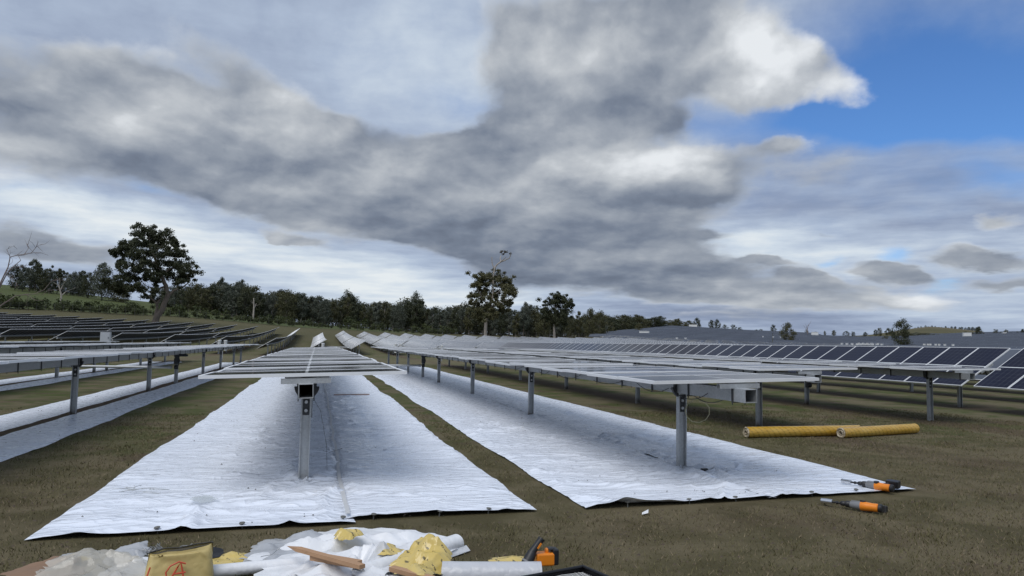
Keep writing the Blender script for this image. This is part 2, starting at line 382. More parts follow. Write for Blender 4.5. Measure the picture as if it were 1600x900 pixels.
# short grass and litter near the camera: many small blades, uncountable
def blades(n, xr, yr, name, mat, h0, h1, seed, keep=None, w=.0035, lean=.9):
    g = np.random.default_rng(seed); x = g.uniform(*xr, n); y = yr[0]+(yr[1]-yr[0])*g.random(n)**1.5
    k = (fbm(x*1.3, y*1.3, 3, seed)+.5 > g.random(n)*.9) if keep is None else keep(x, y, g)
    x = x[k]; y = y[k]; n = len(x); a = g.uniform(0, 6.283, n); h = g.uniform(h0, h1, n); l = g.uniform(.2, lean, n)*h*1.3; b = g.uniform(0, 6.283, n)
    ww = w*g.uniform(.7, 1.6, n)*(1+np.maximum(0, y-8)*.10)
    p0 = np.stack([x-np.cos(a)*ww, y-np.sin(a)*ww, 0*x-.003], -1); p1 = np.stack([x+np.cos(a)*ww, y+np.sin(a)*ww, 0*x-.003], -1)
    p2 = np.stack([x+np.cos(b)*l, y+np.sin(b)*l, h], -1)
    V = np.stack([p0, p1, p2], 1).reshape(-1, 3); F = np.arange(len(V)).reshape(-1, 3)
    o = link(name, arr_mesh(name, V, F, [mat])); o['kind'] = 'stuff'; return o
def leaf_mat(name, a, b, sc=1.5):
    t = NT(name); n = t.noise(t.pos(), sc, 4); n2 = t.noise(t.pos(), sc*25, 2)
    t.set(Base_Color=t.mix(t.math('ADD', t.math('MULTIPLY', n, .5), t.math('MULTIPLY', n2, .5)), a, b), Roughness=.8, Specular_IOR_Level=.2); return t.m
GRASS_G = leaf_mat('green grass blades', (.075, .072, .032), (.18, .158, .08))
GRASS_D = leaf_mat('dry grass blades', (.12, .09, .055), (.29, .235, .15))
def off_sheet(x, y, g):
    s0 = (x > -2.2) & (x < 2.15) & (y > 6.6); s1 = (x > 2.5) & (x < 6.9) & (y > 6.8)
    s2 = (x > -6.1) & (x < -3.7)
    return ~(s0 | s1 | s2) & (fbm(x*1.7, y*1.7, 3, 3)+.62 > g.random(len(x)))
blades(170000, (-7, 16), (4.2, 17), 'grass', GRASS_G, .012, .038, 21, off_sheet)
blades(120000, (-7, 16), (4.2, 17), 'dry_grass', GRASS_D, .008, .030, 22, off_sheet, .0032, 1.6)
def clumped(x, y, g): return off_sheet(x, y, g) & (fbm(x*2.6, y*2.6, 4, 41) > .13)
blades(190000, (-7, 16), (4.2, 19), 'grass_tufts', GRASS_G, .018, .045, 23, clumped, .0038, .7)
def clods(n, seed):
    g = np.random.default_rng(seed); x = g.uniform(-6, 13, n); y = 4.3+11*g.random(n)**1.4; k = off_sheet(x, y, g); x = x[k]; y = y[k]; n = len(x)
    r = g.uniform(.006, .019, n)*g.uniform(.5, 1.2, n)
    o = np.array([[1,0,0],[0,1,0],[-1,0,0],[0,-1,0],[0,0,.7]], float)
    V = np.stack([x, y, 0*x], -1)[:, None]+o[None]*r[:, None, None]*g.uniform(.6, 1.3, (n, 5, 1))
    F = (np.arange(n)[:, None, None]*5+np.array([[0,1,4],[1,2,4],[2,3,4],[3,0,4]])[None]).reshape(-1, 3)
    o = link('soil_crumbs', arr_mesh('soil_crumbs', V.reshape(-1, 3), F, [plain('soil crumbs', (.075, .055, .038), .95, 0, .5, 5)])); o['kind'] = 'stuff'
clods(16000, 31)


# ---------------------------------------------------------------- solar tracker rows
PITCH_X = 4.62; X0 = -.10; MW, ML, MH = 1.03, 2.08, .035; STEP_Y = 1.05; ZT = 1.08; OFF = .073+.055
def bar_frame(mb, L, Wd, H, w, z0=0.0, m=0):
    hx, hy = L/2, Wd/2
    mb.box((0, -hy+w/2, z0+H/2), (L, w, H), m); mb.box((0, hy-w/2, z0+H/2), (L, w, H), m)
    mb.box((-hx+w/2, 0, z0+H/2), (w, Wd-2*w, H), m); mb.box((hx-w/2, 0, z0+H/2), (w, Wd-2*w, H), m)
_mb = MB(); bar_frame(_mb, ML, MW, MH, .034); _mb.box((0, 0, .012), (ML-.068, MW-.068, .006), 1)
PANEL_ME = _mb.mesh('solar_panel', [FRAME, BACK])
_mb = MB(); _mb.box((0, 0, .028), (ML-.056, MW-.056, .006)); GLASS_ME = _mb.mesh('glass', [CELL])
_mb = MB(); bar_frame(_mb, ML, MW, MH, .034); _mb.box((0, 0, .012), (ML-.068, MW-.068, .006), 1); _mb.box((0, 0, .028), (ML-.056, MW-.056, .006), 2)
PANEL1_ME = _mb.mesh('solar_panel_plain', [FRAME, BACK, CELL])
_mb = MB(); bar_frame(_mb, ML, MW, MH, .018); _mb.box((0, 0, .012), (ML-.036, MW-.036, .006), 1); PANEL2_ME = _mb.mesh('solar_panel', [FRAME, BACK])
_mb = MB(); _mb.box((0, 0, .028), (ML-.036, MW-.036, .006)); GLASS2_ME = _mb.mesh('glass', [CELL])
_mb = MB()                                # rail: channel across the tube, with the strap that clamps it
_mb.box((0, 0, .048), (.50, .07, .006)); _mb.box((0, -.032, .022), (.50, .006, .05)); _mb.box((0, .032, .022), (.50, .006, .05))
RAIL_ME = _mb.mesh('module_rail', [STEEL])
_mb = MB()
_mb.box((.079, 0, -.073), (.010, .03, .155), 0); _mb.box((-.079, 0, -.073), (.010, .03, .155), 0); _mb.box((0, 0, -.155), (.168, .03, .010), 0)
_mb.tube([(.079, 0, -.15), (.079, 0, -.185)], .006, 6); _mb.tube([(-.079, 0, -.15), (-.079, 0, -.185)], .006, 6)
STRAP_ME = _mb.mesh('tube_clamp', [DARKSTEEL])
_mb = MB()                                # post: channel section, base in the ground, top at the bearing
PH = ZT-.075
_mb.box((0, 0, PH/2-.2), (.100, .006, PH+.4)); _mb.box((-.053, 0, PH/2-.2), (.006, .075, PH+.4)); _mb.box((.053, 0, PH/2-.2), (.006, .075, PH+.4))
_mb.box((-.046, -.036, PH/2-.2), (.008, .005, PH+.4)); _mb.box((.046, -.036, PH/2-.2), (.008, .005, PH+.4))
POST_ME = _mb.mesh('post', [STEEL])
def arc(mb, r0, r1, w, a0, a1, n, c, m=0):
    for k in range(n):
        p = a0+(a1-a0)*k/n; q = a0+(a1-a0)*(k+1)/n; vs = []
        for y in (-w/2, w/2):
            for ang in (p, q):
                for r in (r0, r1): vs.append((c[0]+r*math.cos(ang), c[1]+y, c[2]+r*math.sin(ang)))
        mb.add(vs, [(0,1,3,2),(4,6,7,5),(0,4,5,1),(2,3,7,6),(1,5,7,3),(0,2,6,4)], m)
_mb = MB(); arc(_mb, .100, .135, .05, math.pi*1.0, math.pi*2.0, 14, (0, 0, 0)); _mb.box((0, -.012, -.215), (.068, .012, .20))
for s in (-1, 1): _mb.box((s*.092, 0, .005), (.03, .045, .12))
BEAR_ME = _mb.mesh('bearing', [DARKSTEEL], True)
_mb = MB()
for zz in (-.17, -.265): _mb.lathe([(-.022, .012), (-.022, .024), (-.014, .024), (-.014, .028), (-.008, .028)], 10, 0, Matrix.Translation((0, 0, zz)) @ Matrix.Rotation(math.pi/2, 4, 'Z') @ Matrix.Translation((.002, 0, 0)))
_mb2 = MB()
_mb2.tube([(0, -.034, 0), (0, -.016, 0)], .019, 8)
BOLT_ME = _mb2.mesh('bolt', [STEEL])
_mb = MB()                                # slew motor on a drive post
_mb.box((0, -.06, -.30), (.15, .12, .20)); _mb.lathe([(-.10, .07), (-.10, .085), (.10, .085), (.10, .07)], 14, 0, Matrix.Translation((0, 0, -.12)) @ Matrix.Rotation(math.pi/2, 4, 'Z'))
_mb.lathe([(0, .045), (.26, .045), (.30, .03)], 12, 0, Matrix.Translation((.06, -.03, -.10))); _mb.lathe([(-.06, .055), (-.06, .06), (.06, .06), (.06, .05)], 12, 0, Matrix.Translation((0, -.1, -.52)))
_mb.box((0, -.07, -.52), (.13, .10, .13)); _mb.tube([(.07, -.04, -.18), (.10, -.06, -.3), (.05, -.07, -.48)], .018, 6)
DRIVE_ME = _mb.mesh('drive_motor', [DARKSTEEL], True)
def hollow_tube(L):                       # square torque tube, open ends, along +Y from 0
    mb = MB(); a, b = .073, .067; n = 4
    ring = lambda r, y: [(-r, y, -r), (r, y, -r), (r, y, r), (-r, y, r)]
    mb.add(ring(a, 0)+ring(a, L)+ring(b, 0)+ring(b, L), [(k, (k+1) % 4, 4+(k+1) % 4, 4+k) for k in range(4)]+[(8+k, 12+k, 12+(k+1) % 4, 8+(k+1) % 4) for k in range(4)]
           + [(k, 8+k, 8+(k+1) % 4, (k+1) % 4) for k in range(4)]+[(4+k, 4+(k+1) % 4, 12+(k+1) % 4, 12+k) for k in range(4)])
    return mb
def row_x(i): return X0+i*PITCH_X
def detailed_row(label, X, y0, n, a_deg, posts, motors=(), group='tracker rows beside the white sheets', tube_ext=.25, sub=True, ylast=None, jitter=1.0, seed=0):
    g = random.Random(seed*7+3)
    t = thing('solar_tracker_row', label, 'solar panel row', (X, y0, gzf(X, y0)), (0,0,0), group)
    a = rad(a_deg); R = Matrix.Rotation(a, 4, 'Y')
    L = (n*STEP_Y if ylast is None else ylast-y0)+tube_ext*2
    tb = link('torque_tube', hollow_tube(L).mesh('torque_tube', [STEEL]), t, (0, -tube_ext, ZT), (0, a, 0))
    for k in range(n+1):
        p = R @ Vector((0, k*STEP_Y, .073)); r_ = link('module_rail', RAIL_ME, t, (p.x, min(max(p.y, .03), n*STEP_Y-.03), ZT+p.z), (0, a, 0))
        link('tube_clamp', STRAP_ME, r_)
    for k in range(n):
        p = R @ Vector((0, (k+.5)*STEP_Y, OFF+g.uniform(0, .020)*jitter))
        rot = (rad(g.gauss(0, .28))*jitter, a+rad(g.gauss(0, .18))*jitter, 0)
        thin = abs(a_deg) > 10; m = link('solar_panel', (PANEL2_ME if thin else PANEL_ME) if sub else PANEL1_ME, t, (p.x, p.y, ZT+p.z), rot)
        if sub: link('glass', GLASS2_ME if thin else GLASS_ME, m)
    for yy in posts:
        q = link('post', POST_ME, t, (0, yy-y0, 0)); bq = link('bearing', BEAR_ME, q, (0, 0, ZT))
        for zz in (): pass
        [link('bolt', BOLT_ME, q, (0, 0, ZT+zz)) for zz in (-.17, -.265)]
    for yy in motors:
        q = link('post', POST_ME, t, (0, yy-y0, 0)); link('drive_motor', DRIVE_ME, q, (0, 0, ZT))
    return t
def pr(y0, y1, st=6.6, first=.7):
    o = []; y = y0+first
    while y < y1-.3: o.append(y); y += st
    return o
G1 = 'flat tracker rows above and beside the white sheets'
ROW0 = detailed_row('flat solar panel row over the central white sheet, white front edge facing the camera', -.09, 8.0, 28, -1.9, [8.68, 15.4, 22.0, 34.5, 40.6], [28.6], G1, .12, True, 41.0, seed=1)
ROW1 = detailed_row('flat solar panel row over the right white sheet, square tube end sticking out', 4.60, 7.45, 42, -1.0, [8.83, 15.82, 22.18, 28.62, 38.6, 44, 49.5], [33.1], G1, .22, seed=2)
ROW2 = detailed_row('flat solar panel row over bare grass, first row right of the sheeted rows', 8.80, 11.9, 38, -1.0, [13.55, 19.5, 25.7, 38.5, 44.6, 50.4], [32.0], G1, .22, seed=3)
ROW3 = detailed_row('flat solar panel row over grass, just in front of the tilted navy panels', 13.93, 13.5, 36, -.8, [14.47, 24.87, 31, 43, 49], [19.0, 37], G1, .22, True, seed=4)
ROWm1 = detailed_row('flat solar panel row over the left pair of white strips, nearest on the left', -4.72, 8.4, 41, -1.2, [10.2, 16.92, 23.87, 34.6, 40.6, 46.8, 51], [28.23], G1, .2, seed=5)
ROWm2 = detailed_row('flat solar panel row over the second pair of white strips from the central row', -9.33, 17.0, 36, -1.0, pr(17, 55, 6.8, .6), [36], G1, .2, False, seed=6)
ROWm3 = detailed_row('flat solar panel row farthest left, low in front of the dark tilted rows', -13.95, 26.0, 28, -1.0, pr(26, 55, 6.8, .6), [40.5], G1, .2, False, seed=7)
TILT = -31
G2 = 'tilted tracker rows on the right'
ROW4 = detailed_row('tilted navy solar panel row along the right, frame ends at a narrow gap', 18.4, 17.0, 55, TILT, pr(17, 75, 6.4, 1.0), [], G2, .1, True, jitter=.3, seed=8)
ROW4b = detailed_row('close tilted navy panel table cropped by the right edge of the frame', 18.4, 8.2, 8, TILT, [9.4, 15.2], [], G2, .1, True, jitter=.3, seed=9)
def joined_row(label, group, X, segs, a_deg, post_step=6.6, detail=True, name='solar_tracker_row', posts=True):
    """a farther row: its panels too small to pick apart one by one, so real modules joined into one part"""
    Y0 = segs[0][0]; t = thing(name, label, 'solar panel row', (X, Y0, 0), (0,0,0), group)
    c, s = math.cos(rad(a_deg)), math.sin(rad(a_deg)); V = []; F = []; mi = []
    hx, hy, w = ML/2, MW/2, .02
    for (a, b) in segs:
        n = max(1, int((b-a)/STEP_Y)); ys = a+(np.arange(n)+.5)*STEP_Y; zz = gz(np.full(n, X), ys)
        for y, z in zip(ys, zz):
            o = len(V)
            def P(x, dy, h): return (x*c+(OFF+h)*s, y-Y0+dy, z+ZT-x*s+(OFF+h)*c)
            V += [P(-hx,-hy,.035),P(hx,-hy,.035),P(hx,hy,.035),P(-hx,hy,.035),P(-hx,-hy,0),P(hx,-hy,0),P(hx,hy,0),P(-hx,hy,0),
                  P(-hx+w,-hy+w,.037),P(hx-w,-hy+w,.037),P(hx-w,hy-w,.037),P(-hx+w,hy-w,.037)]
            F += [(o+4,o+7,o+6,o+5),(o,o+1,o+9,o+8),(o+1,o+2,o+10,o+9),(o+2,o+3,o+11,o+10),(o+3,o,o+8,o+11),(o,o+4,o+5,o+1),(o+1,o+5,o+6,o+2),(o+2,o+6,o+7,o+3),(o+3,o+7,o+4,o),(o+8,o+9,o+10,o+11)]
            mi += [1,0,0,0,0,0,0,0,0,2]
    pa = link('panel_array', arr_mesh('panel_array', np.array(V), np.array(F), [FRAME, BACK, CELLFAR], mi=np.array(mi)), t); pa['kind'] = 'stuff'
    mb = MB(); mp = MB()
    for (a, b) in segs:
        ys = np.linspace(a, b, max(2, int((b-a)/12)+1)); zs = gz(np.full(len(ys), X), ys)
        mb.tube([(0, y-Y0, z+ZT) for y, z in zip(ys, zs)], .09, 4)
        y = a+1.2
        while y < b: 
            if posts: mp.box((0, y-Y0, gzf(X, y)+.5), (.11, .08, 1.2))
            y += post_step
    link('torque_tube', mb.mesh('torque_tube', [STEEL]), t)
    if posts:
        ps = link('posts', mp.mesh('posts', [STEEL]), t); ps.name = 'post_line'; ps['kind'] = 'stuff'
    return t
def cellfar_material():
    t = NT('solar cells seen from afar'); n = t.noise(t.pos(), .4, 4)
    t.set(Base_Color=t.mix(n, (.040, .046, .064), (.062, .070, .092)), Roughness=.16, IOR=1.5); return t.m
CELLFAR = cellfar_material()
ORD = ['first','second','third','fourth','fifth','sixth','seventh','eighth','ninth','tenth','eleventh','twelfth','thirteenth','fourteenth','fifteenth','sixteenth','seventeenth','eighteenth','nineteenth','twentieth']
for k, i in enumerate(range(5, 17)):
    joined_row(f'tilted navy solar row behind the long right row, {ORD[k]} row behind it', G2, row_x(i), [(max(6, 17-k*1.5), 75)], TILT)
GL = 'dark backed tilted rows on the left'
for k, i in enumerate(range(-1, -15, -1)):
    X = row_x(i); joined_row(f'tilted solar row seen from its dark back on the left, {ORD[k]} from the centre', GL, X, [(77, 111), (112, 146), (147, 181)], TILT)
GR = 'tilted rows beyond the grass on the right'
for k, i in enumerate(range(0, 17)):
    X = row_x(i)+.3; joined_row(f'grey glinting tilted solar row beyond the mown gap, {ORD[k]} from the left', GR, X, [(88, 121), (122, 155), (156, 172)] if k else [(84, 112), (113, 150)], TILT)
# the vast field of rows on the far slope: nobody could count it
def far_field():
    V = []; F = []; c, s = math.cos(rad(TILT)), math.sin(rad(TILT)); hx = ML/2
    def keep(x, y):
        D = np.hypot(x, y); az = np.degrees(np.arctan2(x, y))
        k = (az > 21.6) & (az < 58) & (D < 610+fbm(x*.01, y*.01, 2, 4)*60) & ~((D > 222+az*.3) & (D < 232+az*.3))
        k &= ~((az < 29) & (D > 560)) & ~((az > 37.2) & (az < 43.5) & (D > 520)) & ~((np.abs(az-35.2) < 1.0) & (np.abs(D-300) < 22)) & ~((np.abs(az-41.7) < 1.6) & (np.abs(D-270) < 25))
        k &= ~((az > 22) & (az < 25.5) & (D > 330) & (D < 345)) & ~((D > 410) & (D < 420) & (az > 28) & (az < 37)) & ~((az < 23.2) & (D > 430)); return k, D, az
    gg = random.Random(12)
    def strip(ox, oy, e, f, L):                     # e: along the row, f: across it, low edge on the -f side
        if gg.random() < .025: return
        zs = [gzf(ox, oy), gzf(ox+e[0]*L, oy+e[1]*L)]; o = len(V); tt = rad(TILT+gg.uniform(-7, 5)); c, s = math.cos(tt), math.sin(tt)
        for t_, z in zip((0, L), zs):
            for xx in (-hx, hx):
                for h in (.13, .09):
                    q = xx*c+h*s; V.append((ox+e[0]*t_+f[0]*q, oy+e[1]*t_+f[1]*q, z+ZT-xx*s+h*c))
        F.extend([(o, o+2, o+6, o+4), (o+1, o+5, o+7, o+3), (o, o+1, o+3, o+2), (o+4, o+6, o+7, o+5), (o, o+4, o+5, o+1), (o+2, o+3, o+7, o+6)])
    X = row_x(17)
    while X < 260:
        ys = np.arange(14, 260, 8.0); k, D, az = keep(np.full(len(ys), X), ys+4)
        for y in ys[k & (D < 228)]: strip(X, y, (0, 1), (1, 0), 8.0)
        X += PITCH_X
    a = rad(34); f = (math.sin(a), math.cos(a)); e = (math.cos(a), -math.sin(a)); v = 150.0
    while v < 640:                                   # beyond the track the rows turn across the slope
        us = np.arange(-330, 420, 10.0); x = us*e[0]+v*f[0]; y = us*e[1]+v*f[1]; k, D, az = keep(x+e[0]*5, y+e[1]*5)
        k &= (D > 236)
        for xx, yy in zip(x[k], y[k]): strip(xx, yy, e, f, 9.8)
        v += PITCH_X
    mi = np.tile([0, 1, 2, 2, 2, 2], len(F)//6)
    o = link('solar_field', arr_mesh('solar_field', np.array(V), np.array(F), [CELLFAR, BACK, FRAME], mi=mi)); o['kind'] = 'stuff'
    tag(o, 'grey blue field of countless solar rows covering the far right slope', 'solar field', None, 'stuff')
far_field()


# ---------------------------------------------------------------- trees, shrubs, fence
def leaf_material(name, a, b, c):
    t = NT(name); P = t.pos(); oi = t.n('ShaderNodeObjectInfo').outputs['Random']
    n = t.noise(P, .35, 3); n2 = t.noise(P, 3.0, 2)
    f = t.math('ADD', t.math('MULTIPLY', n, .45), t.math('ADD', t.math('MULTIPLY', n2, .35), t.math('MULTIPLY', oi, .3)))
    col = t.mix(t.step(f, .25, .55), a, b); col = t.mix(t.step(f, .55, .85), col, c)
    t.set(Base_Color=col, Roughness=.6, Specular_IOR_Level=.35)
    tr = t.n('ShaderNodeBsdfTranslucent'); t.l(col, tr.inputs[0]); mx = t.n('ShaderNodeMixShader'); mx.inputs[0].default_value = .22
    t.l(t.b.outputs[0], mx.inputs[1]); t.l(tr.outputs[0], mx.inputs[2]); t.l(mx.outputs[0], t.o.inputs[0]); return t.m
LEAF_OLIVE = leaf_material('olive gum leaves', (.045, .050, .022), (.085, .084, .036), (.125, .118, .055))
LEAF_GREY = leaf_material('grey green gum leaves', (.055, .066, .046), (.098, .110, .082), (.145, .155, .12))
LEAF_DARK = leaf_material('dark gum leaves', (.026, .032, .015), (.050, .058, .027), (.085, .088, .044))
LEAF_SHRUB = leaf_material('shrub leaves', (.024, .034, .010), (.050, .064, .018), (.085, .095, .032))
LEAF_DRY = leaf_material('dry hanging leaves', (.055, .042, .025), (.085, .066, .038), (.12, .095, .055))
BARK = plain('grey brown bark', (.17, .14, .115), .9, 0, .45, 1.2)
BARK_PALE = plain('pale smooth bark', (.36, .32, .28), .85, 0, .4, 1.0)
BARK_DARK = plain('dark bark', (.075, .062, .05), .9, 0, .4, 1.0)
BARK_DEAD = plain('weathered dead wood', (.20, .155, .135), .9, 0, .35, 2.0)
def leaves(centres, radii, per, size, g, flat=.75, shell=.55, droop=.35):
    """leaf quads scattered through clumps; (k,3) centres and (k,) radii"""
    C = np.repeat(np.asarray(centres, float), per, 0); Rr = np.repeat(np.asarray(radii, float), per)
    n = len(C); d = g.normal(size=(n, 3)); d /= np.linalg.norm(d, axis=1)[:, None]
    rr = Rr*(shell+(1-shell)*g.random(n))*np.where(g.random(n) < .25, g.random(n), 1)
    P = C+d*rr[:, None]*np.array([1, 1, flat])
    nrm = d*.7+g.normal(size=(n, 3))*.6+np.array([0, 0, .25]); nrm /= np.linalg.norm(nrm, axis=1)[:, None]
    a = np.cross(nrm, g.normal(size=(n, 3))); a[:, 2] -= droop; a /= np.linalg.norm(a, axis=1)[:, None]; b = np.cross(nrm, a)
    s = size*g.uniform(.55, 1.35, n)[:, None]
    V = np.stack([P-a*s, P+b*s*.55, P+a*s, P-b*s*.55], 1).reshape(-1, 3); return V
def crown_mesh(name, V, mats, g=None):
    F = np.arange(len(V)).reshape(-1, 4); return arr_mesh(name, V, F, mats)
# ---- stock gums for the treelines
def stock(seed, kind):
    g = np.random.default_rng(seed); mb = MB(); H = 1.0
    th = {'tall': .26, 'broad': .16, 'bush': .06, 'column': .12}[kind]; wd = {'tall': .27, 'broad': .40, 'bush': .44, 'column': .21}[kind]
    lean = g.normal(0, .03, 2); tp = np.array([lean[0], lean[1], th])
    mb.tube([(0,0,-.05), tuple(tp*.5), tuple(tp), (tp[0]*1.4, tp[1]*1.4, th+.25)], [.022, .017, .014, .006], 7)
    cs = []; rs = []; nb = {'tall': 13, 'broad': 20, 'bush': 16, 'column': 12}[kind]
    for k in range(nb):
        z = th*.8+(1-th*.8)*(k+.5)/nb*.93+g.normal(0, .02); u = (z-th*.8)/(1-th*.8)
        prof = (math.sin(math.pi*min(1, u*.85+.14)))**.7; ang = k*2.4+g.normal(0, .4); r = wd*prof*g.uniform(.35, .85)
        c = (tp[0]+r*math.cos(ang), tp[1]+r*math.sin(ang), z); rad_ = wd*g.uniform(.36, .58)*(.6+.5*prof)
        cs.append(c); rs.append(rad_)
        st = (tp[0], tp[1], min(th+.05+.5*u*(1-th), z)); 
        if k % 2 == 0: mb.tube([st, ((st[0]+c[0])/2, (st[1]+c[1])/2, (st[2]+z)/2-.01), c], [.009, .006, .003], 5)
    per = {'tall': 95, 'broad': 85, 'bush': 80, 'column': 90}[kind]
    V = leaves(cs, rs, int(per*2.1), .0235, g, .8, .35, .4)
    return mb, V
STOCK = {}
for kind in ('tall', 'broad', 'bush', 'column'):
    for v in range(3):
        mb, V = stock(100+len(STOCK)*7, kind); STOCK[kind, v] = (mb.mesh('trunk', [BARK]), {m.name: crown_mesh('crown', V, [m]) for m in (LEAF_OLIVE, LEAF_GREY, LEAF_DARK)}, mb.mesh('trunk', [BARK_PALE]), mb.mesh('trunk', [BARK_DARK]))
TG = random.Random(5)
def tree(px, D, top, kind, v, mat, label, group=None, name='gum_tree', bark=0, wide=1.0):
    p = pt(px, D); t_ = at_d(px, top, D); H = max(1.5, t_.z-p.z)
    t = thing(name, label, 'tree', p, (0, 0, TG.uniform(0, 6.28)), group, (H*wide, H*wide, H))
    tr, cr, tp, td = STOCK[kind, v]
    link('trunk', (tr, tp, td)[bark], t); link('crown', cr[mat.name], t); return t
def stretch(px):
    for a, b in ((300, 'behind the great old gum'), (400, 'in the left part of the treeline'), (500, 'left of the treeline middle'), (600, 'at the treeline middle'), (735, 'left of the bare topped gum'), (805, 'behind the bare topped gum'), (860, 'between the two single gums'), (2000, 'near the treeline right end')):
        if px < a: return b
KN = {'tall': 'tall loose gum', 'broad': 'broad crowned gum', 'column': 'narrow upright gum', 'bush': 'low dense gum'}
def tree_row(px, D, top, kind, mat, rank, bark, wide):
    c = {'grey green gum leaves': 'grey green', 'olive gum leaves': 'olive', 'dark gum leaves': 'dark green'}[mat.name]
    tree(px, D, top, kind, TG.randrange(3), mat, f'{c} {KN[kind]} in the {rank} rank {stretch(px)}', GT, bark=bark, wide=wide)
# long treeline, three staggered ranks
LINE_TOP = [(255,445),(285,447),(305,440),(320,447),(345,436),(360,448),(375,439),(395,452),(415,457),(432,447),(450,451),(470,459),(490,463),(510,462),(525,466),(543,456),(560,470),(580,472),(600,468),(620,474),(648,459),(665,478),(690,478),(712,476),(730,472),(745,478),(765,480),(790,478),(805,484),(822,474),(845,486),(862,484),(885,490),(905,494),(925,486)]
def line_top(px): return float(np.interp(px, [a for a, b in LINE_TOP], [b for a, b in LINE_TOP]))
GT = 'gum trees of the long dark treeline'
px = 258
while px < 938:
    tree_row(px, 318+TG.uniform(-6, 6), line_top(px)+TG.uniform(-1, 9), TG.choice(['tall','tall','broad','column']), TG.choice([LEAF_GREY, LEAF_GREY, LEAF_OLIVE, LEAF_DARK]), 'front', TG.choice([0,0,1,2]), TG.uniform(.75, 1.0)); px += TG.uniform(9, 13)
px = 254
while px < 940:
    tree_row(px, 338+TG.uniform(-6, 6), line_top(px)+TG.uniform(2, 10), TG.choice(['tall','broad','broad']), TG.choice([LEAF_GREY, LEAF_DARK, LEAF_DARK]), 'second', 2, TG.uniform(.85, 1.1)); px += TG.uniform(11, 15)
px = 250
while px < 940:
    tree_row(px, 362, line_top(px)+TG.uniform(0, 6), 'bush', TG.choice([LEAF_GREY, LEAF_OLIVE]), 'rearmost', 2, 1.4); px += TG.uniform(12, 16)
# trees that stand up out of the line
for k, (px, top, kd, lab) in enumerate([(345,434,'tall','slender gum poking above the left part of the treeline'),(374,438,'broad','round topped gum poking above the treeline, left of its middle'),(543,454,'broad','dark gum poking above the middle of the treeline'),(648,458,'broad','flat topped gum poking above the treeline between the middle and the centre gum'),(822,473,'tall','narrow gum behind and between the two hero trees of the centre')]):
    tree(px, 330, top, kd, k % 3, LEAF_GREY if k != 2 else LEAF_DARK, lab.replace('hero trees of the centre', 'round single gums in the centre'), wide=.62)
# left wood on the hill
GW = 'tall dark trees of the left hilltop wood'
for kk, (px, top) in enumerate([(18,414),(30,412),(40,408),(50,405),(57,412),(66,420),(76,414),(84,418),(92,420),(100,424),(110,425),(118,420),(126,424),(134,426)]):
    tree(px, 400+TG.uniform(-10, 12), top, TG.choice(['tall','column','broad']), TG.randrange(3), TG.choice([LEAF_DARK, LEAF_DARK, LEAF_GREY]), f'tall dark tree, {ORD[kk]} from the left in the front of the hilltop wood', GW, bark=2, wide=.8)
for kk, (px, top) in enumerate([(24,425),(36,420),(46,418),(60,424),(70,428),(80,426),(104,430),(114,430),(122,430),(138,432)]):
    tree(px, 420, top, 'bush', TG.randrange(3), LEAF_DARK, f'low dark tree, {ORD[kk]} from the left at the back of the hilltop wood', GW, bark=2, wide=.8)
tree(156, 385, 411, 'broad', 1, LEAF_GREY, 'big grey crowned tree at the right end of the left wood', bark=2, wide=.82)
tree(178, 390, 436, 'bush', 0, LEAF_OLIVE, 'low olive tree between the left wood and the great gum', bark=2, wide=1.2)
tree(188, 380, 442, 'bush', 2, LEAF_OLIVE, 'low bushy tree tucked behind the great gum tree', bark=2, wide=1.3)
# end of the line on the right, and the far right slope
G_END = 'gums at the right end of the treeline'
for (px, D, top, kd, lab) in [(905,300,487,'tall','gum next to the round single tree, near the treeline end'),(922,290,483,'broad','broad gum with grey top near the right end of the treeline'),(936,285,486,'broad','last gum at the right end of the treeline'),(890,300,495,'broad','short gum just right of the round single tree')]:
    tree(px, D, top, kd, TG.randrange(3), LEAF_OLIVE, lab, G_END, wide=.75)
GF = 'trees along the crest of the far solar field'
for kk, (px, D, top) in enumerate([(948,470,494),(958,480,496),(966,490,492),(976,500,493),(985,510,494),(994,515,492),(1003,520,494),(1012,530,498),(1022,535,495),(1032,540,494),(1042,560,500),(1052,575,499),(1060,585,498),(1068,600,502),(1076,605,501)]):
    tree(px, D, top, TG.choice(['broad','bush']), TG.randrange(3), TG.choice([LEAF_OLIVE, LEAF_DARK]), f'dark tree on the crest of the far solar field, {ORD[kk]} from the left', GF, wide=1.7)
for kk, px in enumerate(range(945, 1072, 8)):
    tree(px+TG.uniform(-2, 2), 500+(px-945)*.95, 497+(px-945)*.05+TG.uniform(-3, 2), 'bush', kk % 3, TG.choice([LEAF_OLIVE, LEAF_DARK]), f'low dense tree at the back of the far crest row, {ORD[kk]} from the left', GF, wide=1.9)
tree(997, 430, 505, 'bush', 1, LEAF_OLIVE, 'low tree alone among the far panels below the crest trees', wide=1.1)
for k, (px, top, w, lab) in enumerate([(1089,497,.9,'round crowned tree at the right end of the crest row'),(1111,500,.8,'small tree just right of the gap in the crest row'),(1121,499,.7,'twin stemmed tree past the crest gap'),(1133,507,1.2,'low spreading bush tree on the far crest'),(1147,507,1.1,'round low tree near the end of the far crest'),(1156,511,1.4,'flat bush at the very end of the far crest')]):
    tree(px, 615, top, 'broad' if k < 3 else 'bush', k % 3, LEAF_DARK, lab, wide=w)
tree(1231, 300, 505, 'broad', 0, LEAF_OLIVE, 'olive gum standing alone inside the far solar field, left one', bark=1, wide=.95)
tree(1408, 268, 499, 'broad', 2, LEAF_DARK, 'dark round gum standing alone inside the far solar field on the right', bark=2, wide=.80)
GX = 'small trees on the skyline behind the far field'
